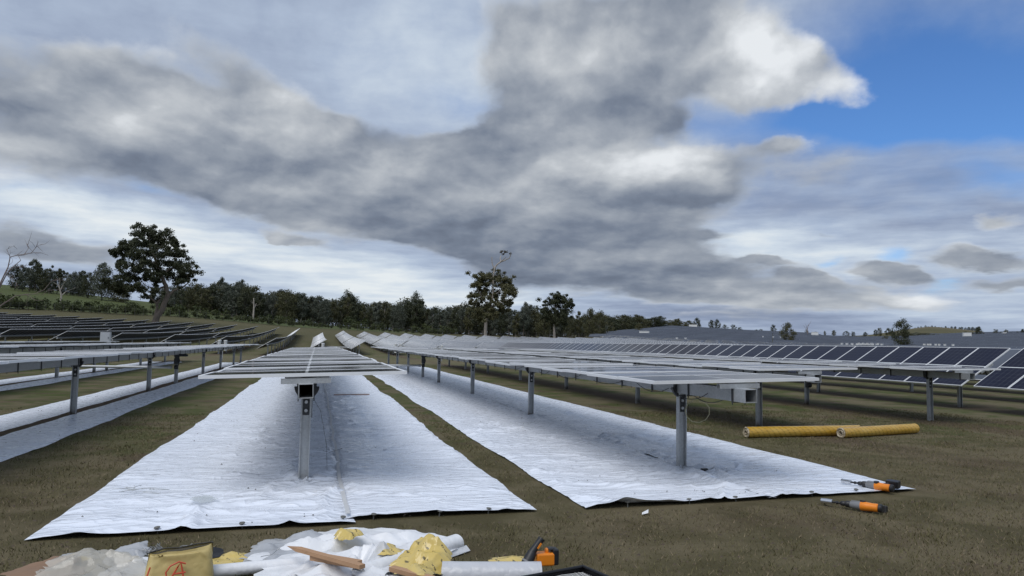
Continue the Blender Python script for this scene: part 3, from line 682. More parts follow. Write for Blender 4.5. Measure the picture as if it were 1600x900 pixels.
for k, (px, top, w) in enumerate([(1182,515,1.3),(1190,514,1.2),(1208,507,.9),(1261,515,.9),(1274,518,1.0),(1289,517,.6),(1303,516,1.0),(1322,517,1.4),(1333,518,1.2),(1352,519,1.4),(1368,515,.8),(1375,512,1.0),(1388,513,1.2),(1395,516,1.1)]):
    tree(px, 690, top, TG.choice(['broad','bush']), k % 3, TG.choice([LEAF_DARK, LEAF_OLIVE]), f'small tree on the skyline behind the far solar field, {ORD[k]} from the left', GX, wide=w)
GH = 'trees along the top of the brown hill'
for k in range(20):
    px = 1430+k*5.3+TG.uniform(-1, 1); tree(px, 1040, 510+TG.uniform(-2, 3)+(k > 14)*2, 'broad', k % 3, LEAF_DARK, f'dark tree in the clump on top of the brown hill, {ORD[k]} from the left', GH, wide=1.2)
GB = 'olive scrub trees below the brown hill'
for k in range(20):
    px = 1385+k*5.3+TG.uniform(-1, 1); tree(px, 560, 527-6*math.sin(k/19*math.pi)+TG.uniform(-2, 2), 'bush', k % 3, TG.choice([LEAF_OLIVE, LEAF_GREY]), f'olive scrub tree in the belt below the brown hill, {ORD[k]} from the left', GB, wide=1.5)
GR2 = 'trees at the right edge behind the far field'
for k, (px, top) in enumerate([(1508,518),(1520,519),(1529,512),(1537,520),(1548,521),(1556,514),(1565,518),(1572,515),(1580,519),(1590,518),(1599,514),(1610,512)]):
    tree(px, 520, top, TG.choice(['broad','bush']), k % 3, TG.choice([LEAF_OLIVE, LEAF_DARK]), f'tree in the row behind the far field at the right edge, {ORD[k]} from its left', GR2, wide=1.0)
tree(1383, 420, 524, 'bush', 1, LEAF_DRY if False else LEAF_OLIVE, 'small bush at the left foot of the dark round gum', wide=1.3)

# ---- single gums shaped after the photograph, each with depth of its own
def hero(label, base_px, D, zx, zy, zs, clusters, limbs, mat, bark, per, size, seed, depth=.55, name='gum_tree', extra=None, grow=1.0):
    g = np.random.default_rng(seed); p = pt(base_px, D); k = None
    d0 = ray(base_px, 500); fw = Vector((d0.x, d0.y, 0)).normalized(); rt = Vector((fw.y, -fw.x, 0)); mpp = D/FPX/1.02
    bx, by = limbs[0][0][0], limbs[0][0][1]
    mpp = mpp*grow
    def W(x, y, dep=0.0): return rt*((x-bx)/zs*mpp)+Vector((0,0,1))*(-(y-by)/zs*mpp)+fw*dep
    t = thing(name, label, 'tree', p); mb = MB(); ends = []
    span = max(c[0] for c in clusters)-min(c[0] for c in clusters) if clusters else 1
    for li, (*pts, r0, r1) in enumerate([(*l[:-2], l[-2], l[-1]) for l in limbs]):
        n = len(pts); dd = 0.0 if li == 0 else g.normal(0, .6); P = []
        for i, (x, y) in enumerate(pts): P.append(W(x, y, dd*i/max(1, n-1)*1.5)+Vector((g.normal(), g.normal(), g.normal()))*.06*(i > 0))
        # resample for a slightly crooked limb
        Q = []; 
        for i in range(n-1):
            for u in (0, .33, .66): Q.append(P[i].lerp(P[i+1], u)+Vector((g.normal(), g.normal(), g.normal()))*.05*(i+u > 0))
        Q.append(P[-1]); rs = [(r0+(r1-r0)*i/(len(Q)-1))/zs*mpp for i in range(len(Q))]
        if li == 0: Q.insert(0, Q[0]-Vector((0,0,.6))); rs.insert(0, rs[0]*1.5)
        mb.tube(Q, rs, 8); ends += Q[len(Q)//3:]
    cs = []; rs = []
    for (x, y, r) in clusters:
        dep = g.normal(0, depth)*span/zs*mpp*.30; c = W(x, y, dep); cs.append(c); rs.append(r/zs*mpp)
        e = min(ends, key=lambda q: (q-c).length); mid = e.lerp(c, .5)-Vector((0,0,(e-c).length*.08)); mb.tube([e, mid, c], [.09, .06, .02], 5)
        for q in range(10):
            cs.append(c+Vector((g.normal(), g.normal()*1.5, g.normal()*.75))*r/zs*mpp*.85); rs.append(r/zs*mpp*g.uniform(.35, .75))
    link('trunk', mb.mesh('trunk', [bark], True), t)
    V = leaves(cs, np.array(rs)*1.28, per, size, g, .75, .18, .5); link('crown', crown_mesh('crown', V, [mat]), t)
    if extra: link('twigs', extra(W, g), t)
    return t
Z1 = [(380,95,45),(330,130,40),(450,95,50),(530,100,50),(570,150,35),(595,190,25),(300,190,40),(250,230,35),(200,250,35),(165,275,28),(210,360,28),(270,290,50),(340,200,50),(420,170,45),(480,180,50),(560,240,55),(620,260,40),(400,260,55),(480,300,60),(330,300,60),(560,320,60),(640,340,55),(700,380,50),(740,410,28),(290,380,55),(360,390,60),(450,400,60),(540,410,55),(630,430,55),(700,450,40),(270,460,55),(350,480,50),(430,480,45),(220,520,50),(300,540,50),(180,560,35),(380,560,45),(470,590,40),(130,540,35),(240,590,35),(660,500,30),(450,640,30)]
hero('great old gum with wide dark crown and leaning trunk, left of centre', 240, 205, 150, 350, 5.29, Z1,
     [[(478,840),(500,780),(530,720),(565,620),(545,530),(510,460),(475,360),(440,270),(410,200),(400,120),26,5],[(472,835),(490,740),(488,680),(510,640),14,8],[(565,620),(610,570),(660,540),(710,500),12,4],[(545,530),(490,560),(410,540),10,4],[(510,460),(560,400),(640,340),9,3],[(475,360),(380,320),(270,290),(200,260),9,3],[(440,270),(500,200),(540,110),8,3],[(510,460),(400,420),(290,390),8,3],[(488,680),(400,600),(240,560),7,2]],
     LEAF_DARK, BARK, 150, .22, 41, grow=.93)
Z2 = [(290,320,42),(350,315,42),(420,310,42),(460,350,38),(240,350,38),(220,385,26),(380,360,42),(310,370,42),(500,380,28),(520,430,36),(535,470,26),(450,400,36),(250,430,40),(220,490,36),(290,450,32),(330,500,36),(400,470,32),(460,470,36),(490,530,36),(440,560,32),(240,550,36),(300,560,40),(280,610,40),(350,610,36),(178,540,16),(462,600,22),(320,660,36),(390,540,32),(390,640,30),(235,640,30)]
hero('round gum with bare dead top rising above its crown, in the centre', 758.5, 230, 700, 370, 5.295, Z2,
     [[(312,835),(310,690),(340,590),(370,480),(365,400),(370,290),15,4],[(370,290),(380,240),(395,215),(430,190),(475,170),(500,155),(515,120),7,3.2],[(430,190),(422,165),(428,130),5,2.6],[(378,255),(355,210),(355,160),(350,150),5,2.4],[(430,190),(450,170),(472,150),4.2,2.2],[(340,590),(280,500),(230,420),(190,380),6,1.5],[(370,480),(430,430),(500,400),6,2],[(340,590),(420,540),(490,520),6,2]],
     LEAF_OLIVE, BARK_PALE, 150, .22, 42)
def tufts(W, g):
    V = leaves([W(x, y, g.normal(0, .5)) for x, y in ((440,95),(460,108),(430,112),(505,118),(470,100),(448,122))], [.9,.8,.7,.65,.7,.6], 42, .25, g, .6, .2, .3); return crown_mesh('twigs', V, [LEAF_DRY])
link('top_leaves', tufts(lambda x, y, dep=0: Vector((0,0,0)), np.random.default_rng(3)), None) if False else None
Z3 = [(880,490,42),(940,495,32),(830,520,38),(990,545,30),(1012,540,16),(880,550,50),(950,560,40),(800,590,30),(770,605,14),(840,620,46),(920,620,50),(970,630,30),(870,680,45),(930,690,34),(830,660,30),(905,470,25)]
hero('smaller dark round gum with pale trunk, right of the bare topped gum', 866.5, 230, 700, 370, 5.295, Z3,
     [[(880,842),(875,740),(880,650),(880,540),11,3],[(878,690),(930,620),(970,580),5,2],[(878,690),(830,620),(800,600),5,2],[(880,600),(900,540),(940,500),4,2]], LEAF_DARK, BARK_PALE, 170, .20, 43)
# leaf tufts on the bare top
def dead_tree(label, base_px, D, zs, limbs, bark, twig=0, leafballs=(), name='dead_tree', seed=1, mat=None):
    g = np.random.default_rng(seed); p = pt(base_px, D); d0 = ray(base_px, 500); fw = Vector((d0.x, d0.y, 0)).normalized(); rt = Vector((fw.y, -fw.x, 0)); mpp = D/FPX/1.05
    bx, by = limbs[0][0]
    def W(x, y, dep=0.0): return rt*((x-bx)/zs*mpp)+Vector((0,0,1))*(-(y-by)/zs*mpp)+fw*dep
    t = thing(name, label, 'tree', p); mb = MB()
    for li, l in enumerate(limbs):
        pts = l[:-2]; r0, r1 = l[-2:]; dd = 0 if li == 0 else g.normal(0, 1.0)
        Q = [W(x, y, dd*i/len(pts)) for i, (x, y) in enumerate(pts)]
        if li == 0: Q.insert(0, Q[0]-Vector((0,0,.5)))
        rs = [(r0+(r1-r0)*i/(len(Q)-1))/zs*mpp for i in range(len(Q))]; mb.tube(Q, rs, 6)
        for k in range(twig):
            i = g.integers(1, len(Q)); a = Q[i-1].lerp(Q[i], g.random()); v = (Q[i]-Q[i-1]).normalized()+Vector(g.normal(size=3))*.7; L = g.uniform(.5, 1.6)
            b = a+v*L*.5; c = b+(v+Vector(g.normal(size=3))*.5)*L*.5; mb.tube([a, b, c], [.035, .022, .008], 4)
    link('trunk', mb.mesh('trunk', [bark], True), t)
    if leafballs:
        V = leaves([W(x, y, g.normal(0, .6)) for x, y, r in leafballs], [r/zs*mpp for x, y, r in leafballs], 130, .26, g, .8, .4, .3); link('crown', crown_mesh('crown', V, [mat]), t)
    return t
dead_tree('bare dead tree with twisted branches cropped by the left edge of the frame', -14, 140, 6.43,
    [[(-95,880),(-80,640),(-60,480),(-10,330),10,5],[(-70,540),(-20,400),(20,330),(80,260),(60,220),(100,210),5,1.5],[(-10,330),(0,240),(50,220),(100,210),(170,190),(220,185),(280,205),4.5,.8],[(100,210),(130,150),(115,105),2.5,.7],[(150,195),(190,130),(230,105),2.5,.7],[(20,330),(60,320),(110,310),2,.6],[(-80,700),(0,630),(60,575),(200,550),(270,510),(320,430),(390,400),5,.8],[(60,575),(130,560),(190,600),2.2,.6],[(200,550),(260,560),(330,470),2,.6],[(0,240),(-30,180),(30,140),2.2,.6],[(-20,400),(20,420),(60,470),2,.6]],
    BARK_DEAD, 5, seed=4)
dead_tree('small pale dead tree with white trunk on the green paddock', 91, 318, 6.43,
    [[(583,720),(585,650),(570,590),(560,560),10,5],[(585,650),(620,610),(690,570),5,2],[(570,590),(545,550),(515,530),4,1.5],[(575,600),(600,540),(610,500),4,1.5],[(560,560),(568,520),(560,490),3,1]], BARK_PALE, 2, ((620,530,46),(650,560,34),(600,560,30),(640,500,30)), seed=6, mat=LEAF_GREY, name='gum_tree')
dead_tree('thin bare tree on the skyline right of the crest trees', 1262, 500, 4.44,
    [[(100,200),(98,150),(105,115),3,1.2],[(98,150),(88,110),1.5,.5],[(102,130),(125,90),1.4,.4],[(98,160),(75,120),1.2,.4]], BARK_DEAD, 3, seed=8)
dead_tree('bare pale trunk standing in front of the left part of the treeline', 394, 300, 5.0, [[(0,0),(2,-90),(-2,-170),9,4],[(2,-90),(20,-130),4,1.5],[(0,-120),(-18,-150),3,1]], BARK_PALE, 2, seed=9)
# tufts at the dead top of the centre gum
_p = pt(758.5, 230); _d = ray(758.5, 500); _fw = Vector((_d.x, _d.y, 0)).normalized(); _rt = Vector((_fw.y, -_fw.x, 0)); _m = 230/FPX/1.02
_g = np.random.default_rng(3)
_cs = [(_rt*((x-312)/5.295*_m)+Vector((0,0,1))*(-(y-835)/5.295*_m)+_fw*_g.normal(0, .3)) for x, y in ((440,95),(460,108),(428,108),(506,118),(472,104),(448,122))]
_top = link('top_leaves', crown_mesh('top_leaves', leaves(_cs, [.9,.8,.75,.65,.7,.6], 30, .24, _g, .6, .2, .3), [LEAF_DRY]), bpy.data.objects['gum_tree'] if False else None)
for o in list(COL.objects):
    if o.get('label', '').startswith('round gum with bare dead top'): _top.parent = o

# ---- shrubs along the fence
def shrub_mesh(seed):
    g = np.random.default_rng(seed); n = 9; cs = [(g.normal(0, .42), g.normal(0, .35), g.uniform(.25, .75)) for _ in range(n)]; return crown_mesh('shrub', leaves(cs, g.uniform(.22, .42, n), 60, .075, g, .9, .4, .1), [LEAF_SHRUB])
SHR = [shrub_mesh(k) for k in (1, 2, 3, 4)]
def shrub(px, D, top, k, w, label, group):
    p = pt(px, D); H = max(.7, at_d(px, top, D).z-p.z); o = link('shrub', SHR[k % 4], None, p, (0, 0, TG.uniform(0, 6)), (H*w, H*w, H)); tag(o, label, 'shrub', group)
GS = 'low green shrubs planted along the boundary fence'
for k in range(95):
    px = -14+k*8.2+TG.uniform(-2.5, 2.5)
    if px > 705: break
    D = 246+TG.uniform(-1, 4); base = pt(px, D); d = ray(px, 500)
    hh = TG.uniform(1.1, 2.6) if TG.random() < .75 else TG.uniform(2.8, 4.0)
    if px > 560: hh *= .8
    o = link('shrub', SHR[k % 4], None, base, (0, 0, TG.uniform(0, 6)), (hh*TG.uniform(.8, 1.3), hh*TG.uniform(.8, 1.3), hh)); tag(o, ('low' if hh < 2 else 'medium' if hh < 2.8 else 'tall')+' green shrub in the fence hedge, '+('left of the great old gum' if px < 230 else 'right behind the great old gum' if px < 300 else 'below the left part of the treeline' if px < 450 else 'below the middle of the treeline' if px < 560 else 'toward the bare topped gum'), 'shrub', GS)
TALLS = {8: 'at the left edge of the frame', 58: 'left of the small white dead tree', 98: 'just right of the small white dead tree', 138: 'below the right part of the left wood', 205: 'just left of the great old gum', 278: 'just right of the great old gum', 547: 'below the middle of the treeline', 668: 'left of the bare topped gum'}
for px, D, hh in ((8,252,4.6),(58,254,3.8),(98,254,3.8),(138,252,4.0),(205,250,4.2),(278,250,4.4),(547,262,4.2),(668,270,4.0)):
    o = link('shrub', SHR[px % 4], None, pt(px, D), (0, 0, px), (hh*1.1, hh*1.0, hh)); tag(o, 'tall bright shrub rising above the fence hedge, '+TALLS[px], 'shrub', 'taller shrubs above the fence line')
# ---- boundary fence: posts, wire mesh, rail
def fence():
    A = [(px, 240 if px < 600 else 240-(px-600)*.06) for px in range(-30, 960, 14)]
    pts = [pt(a, d) for a, d in A]; org = pts[0].copy()
    t = thing('wire_fence', 'long wire security fence with thin posts in front of the shrubs', 'fence', org)
    mb = MB(); mb.tube([(0,0,-.3), (0,0,2.3)], .032, 5); FENCEM = plain('weathered fence wire', (.12,.12,.115), .7, .2, .2, 1); pm = mb.mesh('fence_post', [FENCEM])
    for p in pts: link('fence_post', pm, t, p-org)
    for hz in (2.2, 1.5, .8, .15):
        w = MB(); w.tube([p-org+Vector((0,0,hz)) for p in pts], .007, 4); link('wire', w.mesh('wire', [FENCEM]), t)
    v = MB()
    for a, b in zip(pts, pts[1:]):
        for k in range(1, 8):
            q = a.lerp(b, k/8)-org; v.box(q+Vector((0,0,1.15)), (.005, .005, 2.1))
    m = link('wire_mesh', v.mesh('wire_mesh', [FENCEM]), t); m['kind'] = 'stuff'
fence()


# ---------------------------------------------------------------- white ground sheets
def sheet_material():
    t = NT('white weed sheet'); P = t.pos(); n = t.noise(P, 1.2, 6, .6); m = t.noise(P, 9, 5, .6)
    fine = t.noise(t.scale(P, (1.0, 3.2, 1.0)), 3.2, 2, .5, .5); fold = t.noise(t.scale(P, (.5, 2.4, 1.0)), 1.9, 2, .5, .7); fold2 = t.noise(t.scale(P, (1.0, 1.9, 1.0)), 2.5, 2, .5, .8)
    stain = t.math('MULTIPLY', t.step(m, .60, .78), t.step(n, .50, .64))
    c = t.mix(n, (.75, .80, .89), (.81, .85, .925)); c = t.mix(t.math('MULTIPLY', stain, .5), c, (.36, .31, .25))
    t.set(Base_Color=c, Roughness=t.step(m, .3, .7, .22, .38), Specular_IOR_Level=.55)
    rid = t.math('SUBTRACT', 1.0, t.math('ABSOLUTE', t.math('MULTIPLY', t.math('SUBTRACT', fold, .5), 4.0)))
    rid2 = t.math('POWER', t.math('SUBTRACT', 1.0, t.math('ABSOLUTE', t.math('MULTIPLY', t.math('SUBTRACT', fold2, .5), 5.0)), None, True), 2.5)
    h = t.math('ADD', t.math('MULTIPLY', fine, .25), t.math('ADD', t.math('MULTIPLY', rid, .9), t.math('MULTIPLY', rid2, .38))); t.bump(h, .46, .06); return t.m
SHEET = sheet_material()
TAPE = plain('pale joint tape', (.66, .67, .68), .3, 0, .08, 6)
def ridge(v, k=2.2): return np.clip(1-np.abs(v)*k*2, 0, 1)**2
def sheet_height(X, Y, seed, pins):
    w = fbm(X*.5, Y*.5, 3, seed)*1.2
    a = ridge(fbm(X*.45+w*.6, Y*1.9+w*1.1, 2, seed+1), 4.6)*.042       # folds across the sheet
    b = ridge(fbm(X*1.0-Y*.5+w, Y*1.2+X*.6, 2, seed+2), 5.0)*.036
    c = (fbm(X*3.0, Y*5.0, 2, seed+3))*.007/(1+(np.maximum(Y-9, 0)/10)**2)
    big = (fbm(X*.7, Y*.5, 2, seed+4)+.1)*.030
    m = np.clip(fbm(X*.4, Y*.35, 2, seed+9)*2.2+.75, .25, 1.2)/(1+(np.maximum(Y-9, 0)/14)**2)
    z = .018+(a+b)*m+c+np.maximum(0, big)
    for (px_, py_) in pins:                                            # radial puckers where a post comes through
        dx, dy = X-px_, Y-py_; r = np.hypot(dx, dy); th = np.arctan2(dy, dx)
        z = z+np.exp(-(r/.42)**2)*.032*(1+.9*np.sin(th*7+fbm(X, Y, 2, seed)*5))*.8
    return z
def graded(y0, y1, s0, g): 
    o = [y0]; 
    while o[-1] < y1: o.append(o[-1]+s0*max(1, (o[-1]/8)**g))
    return np.array(o)
def strip(name, xl, xr, y0, y1, seed, pins, n, parent, front=None, s0=.045, lift=.0, amp=1.0):
    ys = graded(0, 1, 1, 0)[:1] if False else graded(y0, y1, s0, 1.25); u = np.linspace(0, 1, n)
    U, Y = np.meshgrid(u, ys); 
    L = xl+fbm(Y*.35, Y*0+seed, 3, seed)*.16+fbm(Y*2.1, Y*0, 2, seed+5)*.03; Rr = xr+fbm(Y*.33, Y*0+seed+9, 3, seed+1)*.16+fbm(Y*2.3, Y*0, 2, seed+6)*.03
    X = L+(Rr-L)*U
    edge_u = np.minimum(U, 1-U)*abs(xr-xl); f0 = np.clip((Y-y0)/.5, 0, 1)
    if front: 
        fl = front(X); Y = Y+(fl-y0)*np.clip(1-(Y-y0)/4, 0, 1)**2+ (fbm(X*1.6, X*0+3, 3, seed+7)*.06)*(1-f0)
    Z = sheet_height(X, Y, seed, pins)*amp
    ed = np.clip(edge_u/.12, 0, 1); Z = Z*(.35+.65*ed)+.006+lift
    Z = Z+np.maximum(0, fbm(X*2.2, Y*.6, 2, seed+11))*.022*(1-np.clip((Y-y0)/.25, 0, 1))
    V = np.stack([X, Y, Z], -1).reshape(-1, 3); F = grid_faces(len(ys), n)[:, ::-1]
    # turned-down rim so the film has an edge
    return link(name, arr_mesh(name, V, F, [SHEET], True), parent)
GSH = 'white sheets laid on the ground under the rows'
def post_pins(x, ys): return [(x, y) for y in ys]
t = thing('ground_sheet', 'wide crinkled white ground sheet under the central row, its corner pointing to lower left', 'ground sheet', (0,0,0), group=GSH)
pins0 = post_pins(-.09, [8.68, 15.4, 22.0, 28.6, 34.5])+[(.30, 9.1), (.32, 8.0)]
strip('sheet_strip', -2.12, .36, 6.72, 50, 11, pins0, 60, t, lambda x: 6.63+(x+2.1)*.045)
strip('sheet_strip', .30, 2.05, 6.86, 50, 12, pins0, 44, t, lambda x: 6.86+(x-.3)*.05, lift=.008)
mb = MB(); _y = np.arange(6.9, 40, .3)
mb.add([(q[0], q[1], q[2]) for y in _y for q in ((.315+fbm(y*.9, 0, 2, 4)*.05-.02, y, .062+.01*math.sin(y*5)), (.315+fbm(y*.9, 0, 2, 4)*.05+.02, y, .062+.01*math.sin(y*5)))], [(2*k, 2*k+1, 2*k+3, 2*k+2) for k in range(len(_y)-1)])
link('joint_tape', mb.mesh('joint_tape', [TAPE], True), t)
t = thing('ground_sheet', 'wide crinkled white ground sheet on the right, with the cordless driver lying on its tip', 'ground sheet', (0,0,0), group=GSH)
pins1 = post_pins(4.6, [8.83, 15.82, 22.18, 28.62, 33.1])+[(4.95, 8.6)]
strip('sheet_strip', 2.60, 4.78, 6.94, 50, 21, pins1, 52, t, lambda x: 6.93+(x-2.6)*.05)
strip('sheet_strip', 4.70, 6.72, 7.08, 50, 22, pins1, 48, t, lambda x: 7.06+(x-4.7)*.08, lift=.008)
for i, (xa, xb, xc, xd, lab, y0) in enumerate([(-5.95,-4.95,-4.68,-3.78,'left',8.0),(-10.6,-9.55,-9.33,-8.45,'second',16.0),(-15.2,-14.2,-13.95,-13.1,'third',24.0)]):
    for k, (p, q) in enumerate(((xc, xd), (xa, xb))):
        tt = thing('ground_sheet', {0: 'narrow white sheet strip on the near side of the left row of posts', 1: 'narrow white sheet strip on the far side of the left row of posts', 2: 'narrow white strip on the near side of the second row of posts on the left', 3: 'narrow white strip on the far side of the second row of posts on the left', 4: 'farthest left white strip, near side of the third row of posts', 5: 'farthest left white strip, far side of the third row of posts'}[i*2+k], 'ground sheet', (0,0,0), group='narrow white sheet strips in pairs on the left')
        strip('sheet_strip', p, q, y0, 52, 40+i*5+k, [], 22, tt, s0=.06, amp=.38)

# dirt crumbs lying on the sheets
def specks(n, seed):
    g = np.random.default_rng(seed); V = []; F = []
    spots = [(-1.9+g.random()*3.8, 6.9+g.random()**2*9) for _ in range(n)]+[(2.8+g.random()*3.6, 7.3+g.random()**2*9) for _ in range(n//2)]+[(-5.8+g.random()*2, 10+g.random()*14) for _ in range(n//3)]
    for (x, y) in spots:
        for q in range(g.integers(1, 4)):
            r = g.uniform(.004, .012); o = len(V); cx, cy = x+g.normal(0, .05), y+g.normal(0, .05)
            V += [(cx+r*math.cos(a)*g.uniform(.6, 1.4), cy+r*math.sin(a)*g.uniform(.6, 1.4), .035) for a in (0, 1.57, 3.14, 4.71)]+[(cx, cy, .040+r*.5)]
            F += [(o, o+1, o+4), (o+1, o+2, o+4), (o+2, o+3, o+4), (o+3, o, o+4)]
    o = link('dirt', arr_mesh('dirt', np.array(V), np.array(F), [plain('dark dirt', (.05, .04, .03), .95, 0, .4, 20)])); o['kind'] = 'stuff'
specks(60, 9)
# pegs along the front edges
PEG = MB(); PEG.tube([(0,0,-.05), (0,0,.05)], .006, 6); PEG.lathe([(.045, .022), (.05, .026), (.056, .022)], 10, 0, Matrix.Rotation(-math.pi/2, 4, 'Y')); PEG_ME = PEG.mesh('sheet_peg', [plain('peg grey plastic', (.12, .12, .11), .6, 0, .3, 20)], True)
for x, y in [(-1.2,6.72),(-.55,6.76),(.28,6.84),(.55,6.90),(1.15,6.92),(1.62,6.95),(3.05,6.98),(3.75,7.02),(4.3,7.05),(5.3,7.16),(5.9,7.2),(6.4,7.24)]:
    tag(link('sheet_peg', PEG_ME, None, (x, y, 0), (rad(8), 0, x)), 'small grey peg pinning the front edge of a white sheet', 'peg', 'pegs pinning the front edges of the sheets')

# ---------------------------------------------------------------- shafts and cables between the rows, white marker posts
def shaft(label, x0, x1, y, z):
    mb = MB(); mb.tube([(x0, y, z), (x1, y, z)], .045, 10); mb.tube([(x0, y, z), (x0+.12, y, z)], .06, 10); mb.tube([(x1-.12, y, z), (x1, y, z)], .06, 10)
    tag(link('drive_shaft', mb.mesh('drive_shaft', [STEEL], True)), label, 'drive shaft', 'drive shafts linking the motors of neighbouring rows')
shaft('pale drive shaft between the left row motor and the row behind it', -9.2, -4.85, 28.15, .56)
shaft('pale drive shaft low between the central row and the right sheeted row', -.0, 4.5, 33.0, .56)
for X, n in ((-13.9, 'leftmost'), (-4.7, 'middle')):
    shaft(f'pale drive shaft low across the grass gap, {n} of the left far shafts', X-4.4, X-.15, 98, gzf(X, 98)+.7)
shaft('pale drive shaft between the first two tilted rows right of the gap', .3, 4.7, 100, gzf(2, 100)+.7)
shaft('pale drive shaft behind the central row, nearer of the two across the gap', .3, 4.7, 91, gzf(2, 91)+.75)
mb = MB(); mb.lathe([(0, .11), (.62, .11), (.66, .13), (.70, .13), (.72, .05)], 14, 0, Matrix.Rotation(-math.pi/2, 4, 'Y')); MARK_ME = mb.mesh('white_cylinder', [WHITEPL], True)
mb = MB(); mb.box((0,0,-.5), (.09, .06, 1.1)); MPOST_ME = mb.mesh('post', [STEEL])
for px, D, z, lab, two in [(348, 56, .95, 'pair of white cylinders on a post at the end of the left rows', 1),(623, 60, .95, 'pair of white cylinders on a post beyond the right sheet', 1),(505, 54, .9, 'single white cylinder on a post behind the far end of the central row', 0),(691, 66, .9, 'single white cylinder on a post between the far right tables', 0)]:
    p = pt(px, D); t = thing('marker_post', lab, 'post', p); 
    for s in ((-.2, .2) if two else (0,)): link('white_cylinder', MARK_ME, t, (s, 0, z-.2))
    link('post', MPOST_ME, t, (0, .05, z))
p = pt(165, 58); t = thing('control_box', 'pale grey control box on a post among the dark left rows', 'control box', p)
mb = MB(); mb.box((0,0,1.45), (.62, .3, .75)); mb.box((0,-.16,1.45), (.54, .02, .66)); link('box', mb.mesh('box', [plain('pale grey paint', (.46,.48,.5), .45, .1, .1, 4)]), t)
mb = MB(); mb.box((-.2,.0,.52), (.07,.07,1.12)); mb.box((.2,0,.52), (.07,.07,1.12)); link('post', mb.mesh('post', [STEEL]), t)
mb = MB(); mb.box((.2,-.18,1.45), (.03,.03,.12)); link('handle', mb.mesh('handle', [BLACKPL]), t)
def sag(a, b, d, n=10): return [Vector(a).lerp(Vector(b), k/n)-Vector((0,0,d*4*(k/n)*(1-k/n))) for k in range(n+1)]
rx = ROW1; y0 = 7.45
for a, b, d in (((-.12,.5,1.06),(-.12,1.45,1.06),.10),((-.12,1.5,1.06),(-.12,2.5,1.07),.08),((-.12,2.9,1.10),(-.1,4.3,1.02),.06),((-.14,4.8,1.09),(-.12,6.2,1.05),.08),((-.13,6.6,1.1),(-.12,7.4,1.05),.07),((.1,.35,1.06),(.10,1.4,1.05),.13),((-.12,8.6,1.1),(-.12,10.4,1.06),.07)):
    m = MB(); m.tube(sag(a, b, d), .005, 6); link('cable', m.mesh('cable', [RUBBER], True), rx)
m = MB(); m.tube([(.10+.16*math.sin(k*.6), 1.1+.05*k/6, .93-.14*(1-math.cos(k*.6))) for k in range(11)], .006, 6); c = link('cable', m.mesh('cable', [plain('straw coloured cable', (.36,.33,.2), .5)], True), rx); c['label'] = 'pale straw coloured cable loop hanging behind the front post'
m = MB(); m.tube([(.06,.6,.98),(.16,.75,.8),(.24,.9,.4),(.26,1.0,.1)], .0022, 5); m.tube([(.20,.8,.35),(.28,.8,.33),(.42,.9,.36)], .0022, 5); link('cable', m.mesh('cable', [RUBBER], True), ROW0)
m = MB(); m.box((0,0,.03), (.13,.09,.06)); m.tube([(.06,0,.03),(.16,.02,.02),(.34,-.06,.02)], .012, 6); tag(link('junction_box', m.mesh('junction_box', [BLACKPL]), None, (4.80, 8.6, .04), (0,0,.2), (.6, .6, .6)), 'small black box with a lead lying on the right sheet at the front post', 'junction box')
m = MB(); m.add([(0,0,0),(.12,.02,.02),(.16,.10,.06),(.05,.12,.09),(.08,.05,.07)], [(0,1,4),(1,2,4),(2,3,4),(3,0,4)]); tag(link('paper_scrap', m.mesh('paper_scrap', [SHEET]), None, (5.18, 8.5, .06)), 'small torn white scrap beside the black box on the right sheet', 'scrap')
m = MB(); m.box((0,0,.02), (1.0,.05,.035)); tag(link('timber_batten', m.mesh('timber_batten', [plain('pinkish timber', (.36,.26,.23), .7)]), None, (1.02, 21.8, .05), (0,0,.15)), 'pinkish timber batten lying far back on the central sheet', 'batten')

# ---------------------------------------------------------------- yellow wrapped rolls
def wrap_material(name, base, ink):
    t = NT(name); x, y, z = t.xyz(t.coord('Object')); ang = t.math('ARCTAN2', y, z)
    s = t.math('ADD', t.math('MULTIPLY', x, 9.0), t.math('MULTIPLY', ang, 1.4)); fr = t.math('FRACT', t.math('ADD', s, 50.0))
    gap = t.math('FRACT', t.math('ADD', t.math('MULTIPLY', ang, 5.0), t.math('MULTIPLY', x, 2.0)))
    dash = t.math('MULTIPLY', t.step(fr, .30, .36), t.step(fr, .62, .68, 1, 0)); dash = t.math('MULTIPLY', dash, t.step(gap, .25, .35))
    n = t.noise(t.scale(t.coord('Object'), (.8, 2, 2)), 4, 5); 
    c = t.mix(t.step(n, .3, .75), base, (.58, .39, .09)); c = t.mix(t.math('MULTIPLY', dash, .42), c, ink)
    t.set(Base_Color=c, Roughness=.2, Specular_IOR_Level=.5); t.bump(t.noise(t.scale(t.coord('Object'), (1, 5, 5)), 6, 5), .35, .02); return t.m
WRAP = wrap_material('yellow printed wrap', (.50, .29, .035), (.15, .085, .02))
